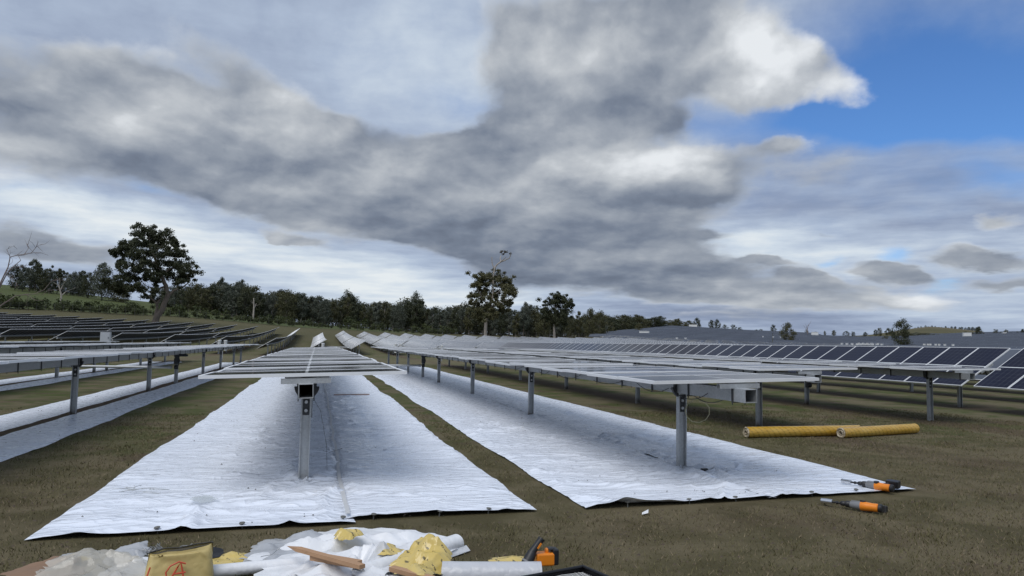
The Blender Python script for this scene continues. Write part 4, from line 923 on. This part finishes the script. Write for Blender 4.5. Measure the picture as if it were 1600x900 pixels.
def wrapped_roll(label, a, b, r, z):
    A = Vector((a[0], a[1], 0)); B = Vector((b[0], b[1], 0)); L = (B-A).length; ang = math.atan2(B.y-A.y, B.x-A.x)
    t = thing('wrapped_roll', label, 'roll', (A.x, A.y, z), (0,0,ang), 'yellow wrapped rolls lying on the grass')
    g = np.random.default_rng(int(L*100)); n = 28; prof = np.linspace(0, L, 40); V = []
    for i, x in enumerate(prof):
        for k in range(n):
            th = 2*math.pi*k/n; rr = r*(1+.05*float(fbm(x*3, th*1.2, 3, 5))+.03*float(fbm(x*9+th*2, th*2, 2, 6))); V.append((x, rr*math.cos(th), max(-r+.002, rr*math.sin(th)*.97)+r))
    me = arr_mesh('wrap', np.array(V), grid_faces(40, n, True), [WRAP], True); link('wrap', me, t)
    for x, s in ((0, -1), (L, 1)):
        m = MB(); m.tube([(x-.01*s, 0, r), (x-.012*s-.05*s, 0, r)], [r*.94, r*.6], 20, 0); e = MB()
        rings = [(r*.98, 0), (r*.80, .015), (r*.55, .0), (r*.34, .01), (r*.30, -.10)]
        vs = [(x+s*dx+g.normal(0, .004), q*math.cos(2*math.pi*k/18), r+q*math.sin(2*math.pi*k/18)) for q, dx in rings for k in range(18)]
        e.add(vs, [(i*18+k, (i+1)*18+k, (i+1)*18+(k+1) % 18, i*18+(k+1) % 18) for i in range(4) for k in range(18)]); link('end_cap', e.mesh('end_cap', [plain('creased wrap end', (.42,.36,.26), .4, 0, .5, 14)]), t)
        h = MB(); h.tube([(x-.09*s, 0, r), (x-.10*s, 0, r)], r*.32, 14); link('core', h.mesh('core', [plain('dark core', (.03,.026,.02), .8)]), t)
wrapped_roll('longer yellow wrapped roll on the grass, dark hollow end to the left', (7.50, 11.95), (9.95, 12.05), .100, 0)
wrapped_roll('yellow wrapped roll overlapping the end of the other, white right end', (9.30, 11.72), (11.42, 12.25), .098, 0)

# ---------------------------------------------------------------- cordless tools
ORANGE = plain('orange plastic', (.80, .24, .015), .38, 0, .06, 12)
GREYPL = plain('grey tool plastic', (.20, .205, .215), .45, 0, .1, 15)
CHROME = plain('polished steel socket', (.62, .63, .65), .22, .9, .05, 10)
def driver(label, loc, rot, roll=0.0):
    t = thing('cordless_driver', label, 'power tool', loc, rot, 'orange cordless drivers left on the ground', scale=(.86, .86, .86))
    m = MB(); m.lathe([(0, .026), (.004, .030), (.125, .030), (.13, .024)], 18); m.lathe([(-.002, .018), (.0, .021)], 14); link('socket', m.mesh('socket', [CHROME], True), t)
    m = MB(); m.lathe([(.125, .012), (.225, .012)], 10); m.lathe([(.168, .012), (.176, .020), (.19, .020), (.198, .012)], 12); link('extension_bar', m.mesh('extension_bar', [BLACKPL], True), t)
    m = MB(); m.lathe([(.22, .016), (.235, .027), (.262, .029), (.275, .024), (.285, .036), (.325, .040), (.335, .034)], 18); link('chuck', m.mesh('chuck', [BLACKPL], True), t)
    m = MB(); m.lathe([(.33, .033), (.345, .040), (.43, .047), (.455, .050)], 20); m.box((.40, 0, .040), (.10, .05, .02)); link('gear_housing', m.mesh('gear_housing', [GREYPL], True), t)
    m = MB(); m.lathe([(.45, .050), (.46, .053), (.52, .050), (.58, .046), (.63, .047), (.645, .034)], 20)
    m.tube([(.50, .03, 0), (.535, .085, .0), (.565, .15, 0), (.58, .17, 0)], [.030, .026, .028, .034], 12); link('body', m.mesh('body', [ORANGE], True), t)
    m = MB(); m.lathe([(.64, .040), (.645, .048), (.675, .048), (.685, .036)], 18); link('rear_cap', m.mesh('rear_cap', [BLACKPL], True), t)
    m = MB(); m.tube([(.515, .052, .0), (.548, .11, .0), (.562, .14, 0)], [.0275, .0285, .0295], 12); link('grip', m.mesh('grip', [BLACKPL], True), t)
    m = MB(); m.lathe([(-.014, .03), (-.012, .034), (.012, .034), (.014, .03)], 16, 0, Matrix.Translation((.47, 0, .05)) @ Matrix.Rotation(-math.pi/2, 4, 'Y')); link('side_boss', m.mesh('side_boss', [BLACKPL], True), t)
    m = MB(); m.tube([(.478, .055, 0), (.492, .075, 0), (.515, .088, 0)], [.009, .011, .008], 8); link('trigger', m.mesh('trigger', [BLACKPL], True), t)
    m = MB(); m.box((.60, .185, 0), (.16, .08, .095)); m.box((.605, .236, 0), (.14, .03, .086)); b = m.mesh('battery', [BLACKPL]); bo = link('battery', b, t)
    bv = bo.modifiers.new('round', 'BEVEL'); bv.width = .008; bv.segments = 2
    m = MB(); m.box((.60, .140, 0), (.12, .014, .07)); link('battery_clip', m.mesh('battery_clip', [BLACKPL]), t)
    return t
a = on_z(1315, 751, .07); b = on_z(1388, 761, .07)
driver('cordless driver lying on the tip of the right white sheet, black battery', a, (rad(8), 0, math.atan2(b.y-a.y, b.x-a.x)-.10))
a = on_z(1283, 782, .05); b = on_z(1384, 795, .05)
driver('cordless driver lying on the grass just off the sheet edge, grey nose', a, (rad(-14), rad(-1), math.atan2(b.y-a.y, b.x-a.x)-.12))


# ---------------------------------------------------------------- rubbish and tools in front of the camera
def tri(v): return np.abs((v % 1.0)*2-1)
def film(name, label, cat, outline, z0, peaks, mat, seed, fold=.05, n=130, rings=34, centre=None, group=None, edge=.010):
    """a loose sheet lying crumpled: outline and peaks are ground points (x, y); straight sharp folds"""
    g = np.random.default_rng(seed); O = np.array([(p[0], p[1]) for p in outline]); c = O.mean(0) if centre is None else np.array(centre)
    A = np.arctan2(O[:,1]-c[1], O[:,0]-c[0]); R = np.hypot(*(O-c).T); o = np.argsort(A); A = A[o]; R = R[o]
    A = np.concatenate([A-2*np.pi, A, A+2*np.pi]); R = np.tile(R, 3); th = np.linspace(-np.pi, np.pi, n, endpoint=False); rad_ = np.interp(th, A, R)*(1+fbm(th*5, th*0, 2, seed)*.30)
    t = np.linspace(0, 1, rings)[:, None]; X = c[0]+t*rad_*np.cos(th); Y = c[1]+t*rad_*np.sin(th); Z = 0*X
    for k in range(7):
        a = g.uniform(0, 3.14); f = g.uniform(1.2, 5.0); ph = g.random(); amp = fold*.38*g.uniform(.4, 1)/f**.6
        Z += amp*tri((X*math.cos(a)+Y*math.sin(a))*f+ph+fbm(X*.8, Y*.8, 1, seed+k)*.25)
    Z *= (.55+.8*(fbm(X*1.6, Y*1.6, 1, seed+20)+.5))
    for k in range(9):                                  # straight sharp pleats running across the sheet
        a = g.uniform(0, 3.14); q0 = O[g.integers(len(O))]*.5+c*.5+g.normal(0, .05, 2); u_ = (X-q0[0])*math.cos(a)+(Y-q0[1])*math.sin(a); v_ = -(X-q0[0])*math.sin(a)+(Y-q0[1])*math.cos(a)
        L_ = R[:len(O)].mean()*g.uniform(.5, 1.3); Z += fold*g.uniform(.1, .32)*np.clip(1-np.abs(v_)/(.035+.05*g.random()), 0, 1)*np.clip(1-np.abs(u_)/L_, 0, 1)
    for (x, y, h, r, *sq) in peaks:
        q = sq[0] if sq else 1.0; a = g.uniform(-.7, .7)+(1.2 if q < 1 else 0); u_ = (X-x)*math.cos(a)+(Y-y)*math.sin(a); v_ = -(X-x)*math.sin(a)+(Y-y)*math.cos(a); Z += .50*h*np.clip(1-np.abs(v_)/(r*.55)-np.abs(u_)/(r*1.5), 0, 1)
    Z = Z*(1-.35*t**6)+z0+edge*t; V = np.stack([X, Y, np.maximum(Z, .006)], -1).reshape(-1, 3); F = grid_faces(rings, n, True)
    me = arr_mesh(name, V, F, [mat], True)
    try: me.set_sharp_from_angle(angle=rad(12))
    except Exception: pass
    ob = link(name, me); return tag(ob, label, cat, group)
G = lambda px, py, z=0.0: tuple(on_z(px, py, z))[:2]
def film_mat(name, c, rough=.35, alpha=1.0, sheen=0.0):
    t = NT(name); n = t.noise(t.pos(), 6, 6); n2 = t.noise(t.pos(), 30, 4)
    t.set(Base_Color=t.mix(n, tuple(q*.86 for q in c), c), Roughness=rough, Specular_IOR_Level=.5); t.bump(t.math('ABSOLUTE', t.math('SUBTRACT', t.noise(t.pos(), 9, 2), .5)), .5, .03)
    if alpha < 1: t.set(Alpha=alpha)
    return t.m
FW = film_mat('white film', (.80, .81, .83)); FG = film_mat('translucent grey film', (.52, .54, .57), .3, .78); FC = film_mat('clear dusty wrap', (.58, .55, .48), .14, .62)
FYB = film_mat('yellow paper sack', (.55, .43, .17), .5)
def ytext():
    t = NT('yellow film with black print'); P = t.pos(); x, y, z = t.xyz(P)
    n = t.noise(P, 7, 5); s = t.math('FRACT', t.math('ADD', t.math('ADD', t.math('MULTIPLY', x, 11), t.math('MULTIPLY', y, 6)), 50)); q = t.math('FRACT', t.math('ADD', t.math('SUBTRACT', t.math('MULTIPLY', y, 9), t.math('MULTIPLY', x, 5)), 50))
    u = t.noise(t.scale(P, (60, 60, 60)), 1.0, 1)
    ink = t.math('MULTIPLY', t.math('MULTIPLY', t.step(s, .25, .29), t.step(s, .42, .46, 1, 0)), t.math('MULTIPLY', t.step(q, .15, .2), t.step(q, .7, .75, 1, 0))); ink = t.math('MULTIPLY', ink, t.step(u, .44, .52))
    t.set(Base_Color=t.mix(t.math('MULTIPLY', ink, .85), t.mix(n, (.52, .38, .09), (.68, .53, .20)), (.06, .05, .03)), Roughness=.22); t.bump(n, .3, .03); return t.m
FY = ytext()
WOOD = plain('raw pine', (.42, .25, .14), .7, 0, .2, 9); CARD = plain('brown cardboard', (.24, .15, .095), .85, 0, .2, 5)

film('white_sheet', 'big crumpled offcut of white sheet in the rubbish heap, sharp peaks along its back edge', 'plastic sheet',
     [G(395,925), G(430,870), G(470,846), G(520,838), G(575,838), G(640,838), G(690,850), G(715,868), G(660,885), G(640,920), G(560,950), G(450,950)], .02,
     [(*G(482,866), .14, .22), (*G(540,855), .09, .35), (*G(634,855), .13, .25), (*G(585,880), .10, .25), (*G(520,890), .10, .3), (*G(680,862), .05, .2)], FW, 5, .09)
film('white_sheet', 'upright twisted fold of white film between the yellow wrap pieces', 'plastic sheet',
     [G(555,905), G(565,880), G(590,872), G(604,884), G(606,915), G(580,935)], .05, [(*G(580,893), .20, .14, .5), (*G(597,893), .22, .10, .4), (*G(566,893), .17, .10, .5)], FW, 8, .06)
film('white_sheet', 'bunched white film lowest in the rubbish heap, at the bottom edge of the frame', 'plastic sheet',
     [G(470,935), G(500,900), G(545,890), G(565,905), G(570,950), G(500,960)], .05, [(*G(520,912), .10, .2), (*G(550,905), .14, .12)], FW, 9, .07)
film('grey_film', 'translucent grey film spread behind the left side of the white offcut', 'plastic sheet',
     [G(385,895), G(395,868), G(420,852), G(455,850), G(485,836), G(505,846), G(480,880), G(430,895)], .015, [(*G(485,850), .09, .2), (*G(410,866), .05, .15), (*G(450,862), .06, .15)], FG, 12, .06)
film('clear_wrap', 'dusty clear wrap bundle beside the yellow sack, left part of the heap', 'plastic wrap',
     [G(90,930), G(100,892), G(135,880), G(170,880), G(200,895), G(205,930), G(150,950)], .05, [(*G(140,900), .10, .3), (*G(170,905), .13, .2), (*G(110,915), .08, .2), (*G(192,905), .11, .12)], FC, 13, .10)
film('clear_wrap', 'thin grey wrap tail trailing up from the clear bundle', 'plastic wrap',
     [G(160,890), G(185,878), G(212,864), G(228,858), G(228,868), G(205,885), G(180,898)], .03, [(*G(215,868), .06, .12), (*G(190,882), .06, .12)], FG, 14, .05)
film('white_sheet', 'small white film scrap left of the yellow sack', 'plastic sheet', [G(185,930), G(195,895), G(225,882), G(240,890), G(240,935)], .03, [(*G(215,900), .06, .2)], FW, 15, .06)
film('cardboard', 'torn brown cardboard at the lower left corner of the heap', 'cardboard', [G(45,930), G(60,892), G(85,880), G(112,880), G(115,895), G(85,925)], .02, [(*G(90,892), .05, .2), (*G(60,905), .03, .2)], CARD, 16, .05)
film('grey_film', 'grey film scrap behind the brown cardboard', 'plastic sheet', [G(100,884), G(112,874), G(126,870), G(122,882), G(108,888)], .02, [(*G(116,877), .03, .1)], FG, 17, .03)
film('yellow_wrap', 'small yellow wrap scrap behind the clear bundle', 'plastic wrap', [G(112,888), G(114,878), G(128,876), G(132,886)], .02, [(*G(122,882), .05, .1)], FY, 18, .03)
film('yellow_wrap', 'yellow wrap strips lying between the sack and the white offcut', 'plastic wrap', [G(325,890), G(335,876), G(362,872), G(392,872), G(388,882), G(350,890)], .012, [(*G(370,877), .04, .1)], FY, 19, .04)
film('yellow_wrap', 'printed yellow wrap scrap under the timber stake', 'plastic wrap', [G(522,872), G(538,862), G(556,862), G(560,872), G(545,878)], .09, [(*G(545,868), .06, .08)], FY, 20, .12)
film('yellow_wrap', 'printed yellow wrap scrap right of the upright white fold', 'plastic wrap', [G(590,885), G(600,876), G(616,884), G(622,896), G(600,900)], .10, [(*G(605,886), .06, .1)], FY, 21, .05)
film('yellow_wrap', 'printed yellow wrap bunch at the right end of the heap', 'plastic wrap', [G(632,925), G(638,898), G(652,888), G(674,888), G(686,898), G(684,925), G(655,940)], .05, [(*G(645,897), .08, .10), (*G(670,895), .08, .08), (*G(682,903), .06, .06)], FY, 22, .16)
# rolls of white sheet
def sheet_roll(label, a, b, r, mat=FW, za=0.0, group='white rolls in the rubbish heap'):
    A = Vector((*a, r+za)); B = Vector((*b, r+za)); L = (B-A).length; n = 24; V = []; N = 30
    t = thing('sheet_roll', label, 'roll', A, (0, 0, math.atan2(B.y-A.y, B.x-A.x)), group)
    for i in range(N):
        x = L*i/(N-1)
        for k in range(n):
            th = 2*math.pi*k/n; rr = r*(1+.05*float(fbm(x*4, th*1.0, 2, 3))); V.append((x, rr*math.cos(th), rr*math.sin(th)*.94))
    link('outer_wrap', arr_mesh('outer_wrap', np.array(V), grid_faces(N, n, True), [mat], True), t)
    for s, x in ((-1, 0), (1, L)):
        m = MB(); vs = []; K = 70
        for k in range(K):
            th = k*.45; q = r*(.97-.62*k/K)
            for dx in (0, -.04*s): vs.append((x+dx+s*.004*math.sin(k), q*math.cos(th), q*math.sin(th)*.94))
        m.add(vs, [(2*k, 2*k+1, 2*k+3, 2*k+2) for k in range(K-1)]); m.tube([(x-.03*s, 0, 0), (x-.032*s, 0, 0)], r*.96, 20)
        link('wound_end', m.mesh('wound_end', [mat]), t)
    m = MB(); m.add([(L*.5, -r*.95, -r*.2), (L*1.03, -r*.95, -r*.2), (L*1.05, -r*1.35, -r*.8), (L*.55, -r*1.25, -r*.9)], [(0,1,2,3)]); link('loose_flap', m.mesh('loose_flap', [mat]), t)
    return t
sheet_roll('fat white sheet roll at the right end of the heap, open end towards the drivers', G(560,915), G(714,862), .068)
sheet_roll('thin white sheet roll passing under the heap behind the yellow sack', G(318,905), G(520,885), .045)
t = sheet_roll('dull white rolled film lying right of the yellow wrap bunch', G(690,918), G(845,918), .085, film_mat('dull white film', (.56,.57,.60), .35), group=None)
film('yellow_wrap', 'flat yellow wrap edge showing behind the dull white rolled film', 'plastic wrap', [G(765,893), G(772,886), G(820,886), G(838,890), G(830,898), G(775,900)], .05, [(*G(800,891), .05, .2)], FY, 24, .02)
# yellow sack with a red mark
def sack():
    p = on_z(279, 914); g = np.random.default_rng(4); fw = Vector((p.x, p.y, 0)).normalized(); ang = math.atan2(fw.y, fw.x)-math.pi/2+.06
    t = thing('paper_sack', 'yellow paper sack with a red mark on its front and a dark open top', 'sack', p, (0, 0, ang))
    n, m = 64, 22; V = []; w, d, h = .205, .10, .25
    def outline(th, z):
        c, s = math.cos(th), math.sin(th); e = .35; x = w*abs(c)**e*(1 if c > 0 else -1); y = d*abs(s)**.6*(1 if s > 0 else -1)
        k = 1-.10*(z/h)**2; k2 = 1-.45*(z/h)**1.5
        return x*k, y*k2
    for j in range(m):
        z = h*j/(m-1)
        for i in range(n):
            th = 2*math.pi*i/n; x, y = outline(th, z); q = float(fbm(x*9+3, z*7+y*9, 3, 2))*.060+float(tri(np.array(x*5+z*4)))*.016
            V.append((x+q*.4, y+q*(1.0 if y < 0 else -1.0)*.9, z+(float(fbm(x*7, y*2, 2, 8))*.07+.02*x/w if j > m-4 else 0)))
    link('sack_body', arr_mesh('sack_body', np.array(V), grid_faces(m, n, True)[:, ::-1], [FYB], True), t)
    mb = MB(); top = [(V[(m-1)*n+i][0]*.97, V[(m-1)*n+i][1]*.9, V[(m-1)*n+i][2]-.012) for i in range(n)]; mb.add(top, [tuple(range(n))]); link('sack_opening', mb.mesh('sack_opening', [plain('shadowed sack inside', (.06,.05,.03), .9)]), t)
    mb = MB(); mb.tube([V[(m-1)*n+i] for i in list(range(n))+[0]][:int(n*.5)+1], .005, 6); link('sack_hem', mb.mesh('sack_hem', [plain('dark hem', (.05,.045,.035), .7)]), t)
    RED = plain('red marker ink', (.55, .07, .03), .5, 0, .15, 40)
    def stroke(pts, r=.0055):
        Q = []; mb = MB()
        for x, z in pts:
            y = -d*(1-.45*(z/h)**1.5)-.030; Q.append((x, y, z))
        mb.tube(Q, r, 6); link('red_mark', mb.mesh('red_mark', [RED], True), t)
    stroke([(-.075, .07), (-.085, .12), (-.06, .155), (-.01, .175), (.03, .16)]); stroke([(-.06, .07), (-.02, .14), (.0, .17), (.012, .12), (.02, .07)]); stroke([(-.045, .105), (.03, .11)]); stroke([(-.20, .08), (-.185, .13), (-.175, .16)])
sack()
tag(film('black_rag', '', '', [G(318,880), G(320,870), G(330,868), G(333,880)], .02, [(*G(326,874), .08, .1)], BLACKPL, 30, .03), 'small black glove like scrap behind the yellow sack', 'scrap')
# timber
def stake(name, label, a, b, za, zb, w=.045, point=True):
    A = Vector((*a, za)); B = Vector((*b, zb)); L = (B-A).length; d = (B-A).normalized(); q = d.to_track_quat('X', 'Z')
    m = MB(); h = w*.55
    x0 = .14 if point else 0
    vs = []
    for x, k in ((x0, 1), (L, 1)): vs += [(x, -w/2*k, -h/2), (x, w/2*k, -h/2), (x, w/2*k, h/2), (x, -w/2*k, h/2)]
    m.add(vs, [(0,1,2,3),(7,6,5,4),(0,4,5,1),(1,5,6,2),(2,6,7,3),(3,7,4,0)])
    if point: m.add([(0,0,0)]+vs[:4], [(0,2,1),(0,3,2),(0,4,3),(0,1,4)])
    o = link(name, m.mesh(name, [WOOD]), None, A); o.rotation_mode = 'QUATERNION'; o.rotation_quaternion = q; return tag(o, label, 'timber')
stake('timber_stake', 'pointed pine stake lying across the white offcut, tip to the left', G(448,853,.17), G(566,888,.19), .17, .20)
stake('timber_offcut', 'flat pine offcut under the pointed stake', G(490,868,.155), G(560,884,.155), .15, .165, .07, False)
stake('timber_stake', 'short pine piece by the yellow bunch, at the bottom edge of the frame', G(612,888,.15), G(676,905,.15), .15, .15, .05, False)
# wire and strap bits
for k, (a, b, lab) in enumerate([((402,878),(440,866),'thin bent wire lying on the grey film'),((225,868),(255,862),'wiry grey strapping tangle behind the sack'),((240,872),(300,865),'pale strapping strands behind the sack top')]):
    m = MB(); A = on_z(*a, .05); B = on_z(*b, .07); g = random.Random(k)
    for q in range(1 if k == 0 else 7):
        pts = [A.lerp(B, u)+Vector((g.uniform(-.03, .03), g.uniform(-.05, .05), g.uniform(0, .06))) for u in (0, .25, .5, .75, 1)]; m.tube(pts, .0025, 4)
    tag(link('wire_scrap' if k == 0 else 'strapping', m.mesh('wire_scrap', [plain('grey wire', (.25,.26,.27), .4, .3)])), lab, 'wire' if k == 0 else 'strapping')
m = MB()
for k in range(9):
    g = random.Random(k+40); A = on_z(192+k*7, 766+g.uniform(-6, 6), .06); pts = [A+Vector((g.uniform(-.12, .12), g.uniform(-.06, .06), g.uniform(0, .02))) for _ in range(4)]; m.tube(pts, .003, 4)
tag(link('cable_ties', m.mesh('cable_ties', [plain('pale zip ties', (.45,.47,.48), .4)])), 'scatter of pale zip ties lying on the left side of the central sheet', 'zip ties', kind='stuff')
film('clear_bag', 'small clear plastic bag lying on the front of the central sheet', 'plastic bag', [G(303,792), G(306,785), G(318,783), G(331,787), G(330,794), G(316,796)], .045, [(*G(316,789), .03, .1)], film_mat('clear bag', (.55,.60,.60), .15, .5), 33, .02)
tag(link("white_scrap", (lambda m: (m.add([(0,0,0),(.07,.01,.01),(.09,.05,.035),(.02,.04,.01)], [(0,1,2,3)]), m.mesh("white_scrap", [FW]))[1])(MB()), None, tuple(on_z(1003,804,.012))), "tiny white scrap on the grass in front of the right sheet", "scrap")
# third driver standing in the heap, and the black tray
p = on_z(826, 905, 0); q = on_z(842, 862, 0)
t = driver('cordless driver at the bottom of the frame, black handle up and orange body', (p.x-.03, p.y-.02, .10), (0, 0, 0))
for o in list(t.children):
    if o.name.split('.')[0] in ('socket', 'extension_bar', 'chuck', 'gear_housing', 'side_boss', 'trigger', 'body', 'grip', 'battery', 'battery_clip', 'rear_cap'): bpy.data.objects.remove(o)
m = MB(); m.tube([(0,0,0), (.035,.01,.05), (.06,.02,.095)], [.045,.043,.036], 16); link('nose', m.mesh('nose', [BLACKPL], True), t)
m = MB(); m.tube([(.012,.003,.018), (.02,.005,.03)], [.0475,.0475], 16); link('grey_ring', m.mesh('grey_ring', [GREYPL], True), t)
m = MB(); m.tube([(.06,.02,.095), (.10,.025,.145), (.135,.03,.185)], [.032,.027,.028], 14); m.tube([(.135,.03,.185), (.142,.031,.195)], [.031,.03], 14); link('grip', m.mesh('grip', [BLACKPL], True), t)
m = MB(); m.box((.112,-.004,.145), (.012,.012,.05), 0, Matrix.Rotation(rad(38), 3, 'Y')); link('trigger', m.mesh('trigger', [ORANGE]), t)
m = MB(); m.box((.17,.05,.03), (.155,.10,.10)); m.box((.19,.05,.092), (.03,.05,.04)); b = link('body', m.mesh('body', [ORANGE]), t); bv = b.modifiers.new('round', 'BEVEL'); bv.width = .016; bv.segments = 3
m = MB(); m.box((.255,.05,.045), (.05,.095,.125)); m.box((.225,.05,.105), (.06,.07,.02)); b = link('battery', m.mesh('battery', [BLACKPL]), t); bv = b.modifiers.new('round', 'BEVEL'); bv.width = .010; bv.segments = 2
def tray():
    c = on_z(911, 885, .13); a = on_z(796, 906, .13); b = on_z(952, 905, .13); u = (a-c); v = (b-c); u = u.normalized(); v = (v-u*v.dot(u)).normalized()
    t = thing('black_tray', 'black metal tray with mesh bag and bolts at the bottom right of the heap', 'tray', (c.x, c.y, 0)); U, Vv, LU, LV, h = u, v, .62, .42, .13
    R = Matrix((U, Vv, Vector((0,0,1)))).transposed(); T = lambda x, y, z: U*x+Vv*y+Vector((0,0,z))
    BM = plain('black steel', (.012,.012,.014), .35, .2, .3, 14)
    for nm, ce, di in (('tray_side', (LU/2, 0, h/2), (LU, .006, h)), ('tray_side', (LU/2, LV, h/2), (LU, .006, h)), ('tray_side', (0, LV/2, h/2), (.006, LV-.012, h)), ('tray_side', (LU, LV/2, h/2), (.006, LV-.012, h)), ('tray_base', (LU/2, LV/2, .012), (LU-.014, LV-.014, .006))):
        m = MB(); m.box(T(*ce), di, 0, R); link(nm, m.mesh(nm, [BM]), t)
    m = MB(); 
    for pa, pb in (((0,0),(LU,0)), ((LU,0),(LU,LV)), ((LU,LV),(0,LV)), ((0,LV),(0,0))): m.tube([T(*pa, h), T(*pb, h)], .011, 8)
    link('tray_rim', m.mesh('tray_rim', [BM], True), t)
    g = random.Random(3); bs = MB()
    for k in range(140):
        x, y = g.uniform(.04, LU-.05), g.uniform(.04, LV-.05); d = Vector((g.gauss(0, 1), g.gauss(0, 1), g.gauss(0, .4))).normalized(); p = T(x, y, g.uniform(.03, .085)); bs.tube([p, p+d*.035], .005, 6); bs.tube([p, p+d*.006], .010, 6)
    o = link('bolts', bs.mesh('bolts', [CHROME])); o.location = (c.x, c.y, 0); tag(o, 'loose shiny bolts filling the black tray', 'bolts', None, 'stuff')
    m = MB()
    for k in range(12):
        m.tube([T(.03+k*.03, .03, .10+.01*math.sin(k)), T(.06+k*.03, .15, .108), T(.03+k*.03, .28, .10)], .0022, 4); m.tube([T(.02, .03+k*.022, .101), T(.20, .03+k*.022, .11), T(.38, .03+k*.022, .10)], .0022, 4)
    o = link('mesh_bag', m.mesh('mesh_bag', [plain('white cord', (.6,.6,.58), .5)])); o.location = (c.x, c.y, 0); tag(o, 'white mesh netting lying over the bolts in the black tray', 'netting')
tray()

# ---------------------------------------------------------------- small white things far off in the field
def cabin(px, D, L, H, label):
    p = pt(px, D); t = thing('inverter_cabin', label, 'cabin', p+Vector((0,0,0)), (0, 0, rad(-32)), 'white inverter cabins in the far solar field')
    m = MB(); m.box((0,0,H/2+1.0), (L, 2.6, H)); link('cabin_body', m.mesh('cabin_body', [WHITEPL]), t)
    m = MB(); m.box((0,0,H+1.06), (L+.2, 2.8, .12)); link('roof', m.mesh('roof', [WHITEPL]), t)
    d = MB(); d.box((0,0,1.0), (.95,.06,H*.75)); dm = d.mesh('door', [plain('light grey door', (.5,.52,.54), .5)])
    for k in range(3): link('door', dm, t, ((k-1)*L*.3, -1.33, .05))
    m = MB(); m.box((0,0,.4), (L*.9, 2.2, 1.2)); link('plinth', m.mesh('plinth', [plain('grey plinth', (.2,.2,.2), .8)]), t)
cabin(1007, 330, 4.2, 1.3, 'long white cabin low on the far slope, left of the crest cabin')
cabin(1083, 575, 6.0, 2.3, 'white cabin on the crest below the round crowned tree')
cabin(1273, 480, 3.8, 2.4, 'white cabin on the far field below the skyline trees')
cabin(1511, 470, 3.8, 2.6, 'white cabin on the right part of the far field below the brown hill')
cabin(1569, 500, 1.8, 1.2, 'smallest white cabin, near the right edge of the far field')
m = MB(); m.box((0,0,.85), (.5,.4,.5)); m.box((0,0,1.12), (.56,.46,.05)); WB = m.mesh('white_cabinet', [WHITEPL]); m = MB(); m.box((0,0,.3), (.1,.1,.7)); LEGM = m.mesh('leg', [STEEL])
GC = 'small white cabinets in lines across the far solar field'
g = random.Random(8)
for (pxs, D, lab) in (([1316,1324,1332,1338,1344,1351,1358,1364,1371,1378], 200, 'white cabinet in the nearest line of cabinets, left of the lone dark gum'), ([1342,1349,1356,1362,1372], 236, 'white cabinet in the short line behind the nearest cabinets'), ([1444,1449,1454,1461,1468,1476,1488], 240, 'white cabinet in the line to the right of the lone dark gum'), ([1058,1072], 222, 'white cabinet beside the dark strip on the left part of the far slope'), ([1193,1208,1219], 340, 'white cabinet on the far slope just left of the lone olive gum')):
    for px in pxs:
        p = pt(px+g.uniform(-1, 1), D); t = thing('white_cabinet', lab, 'cabinet', p+Vector((0,0,1.0)), (0,0,g.uniform(-.4,.4)), GC); link('cabinet_body', WB, t); link('leg', LEGM, t)
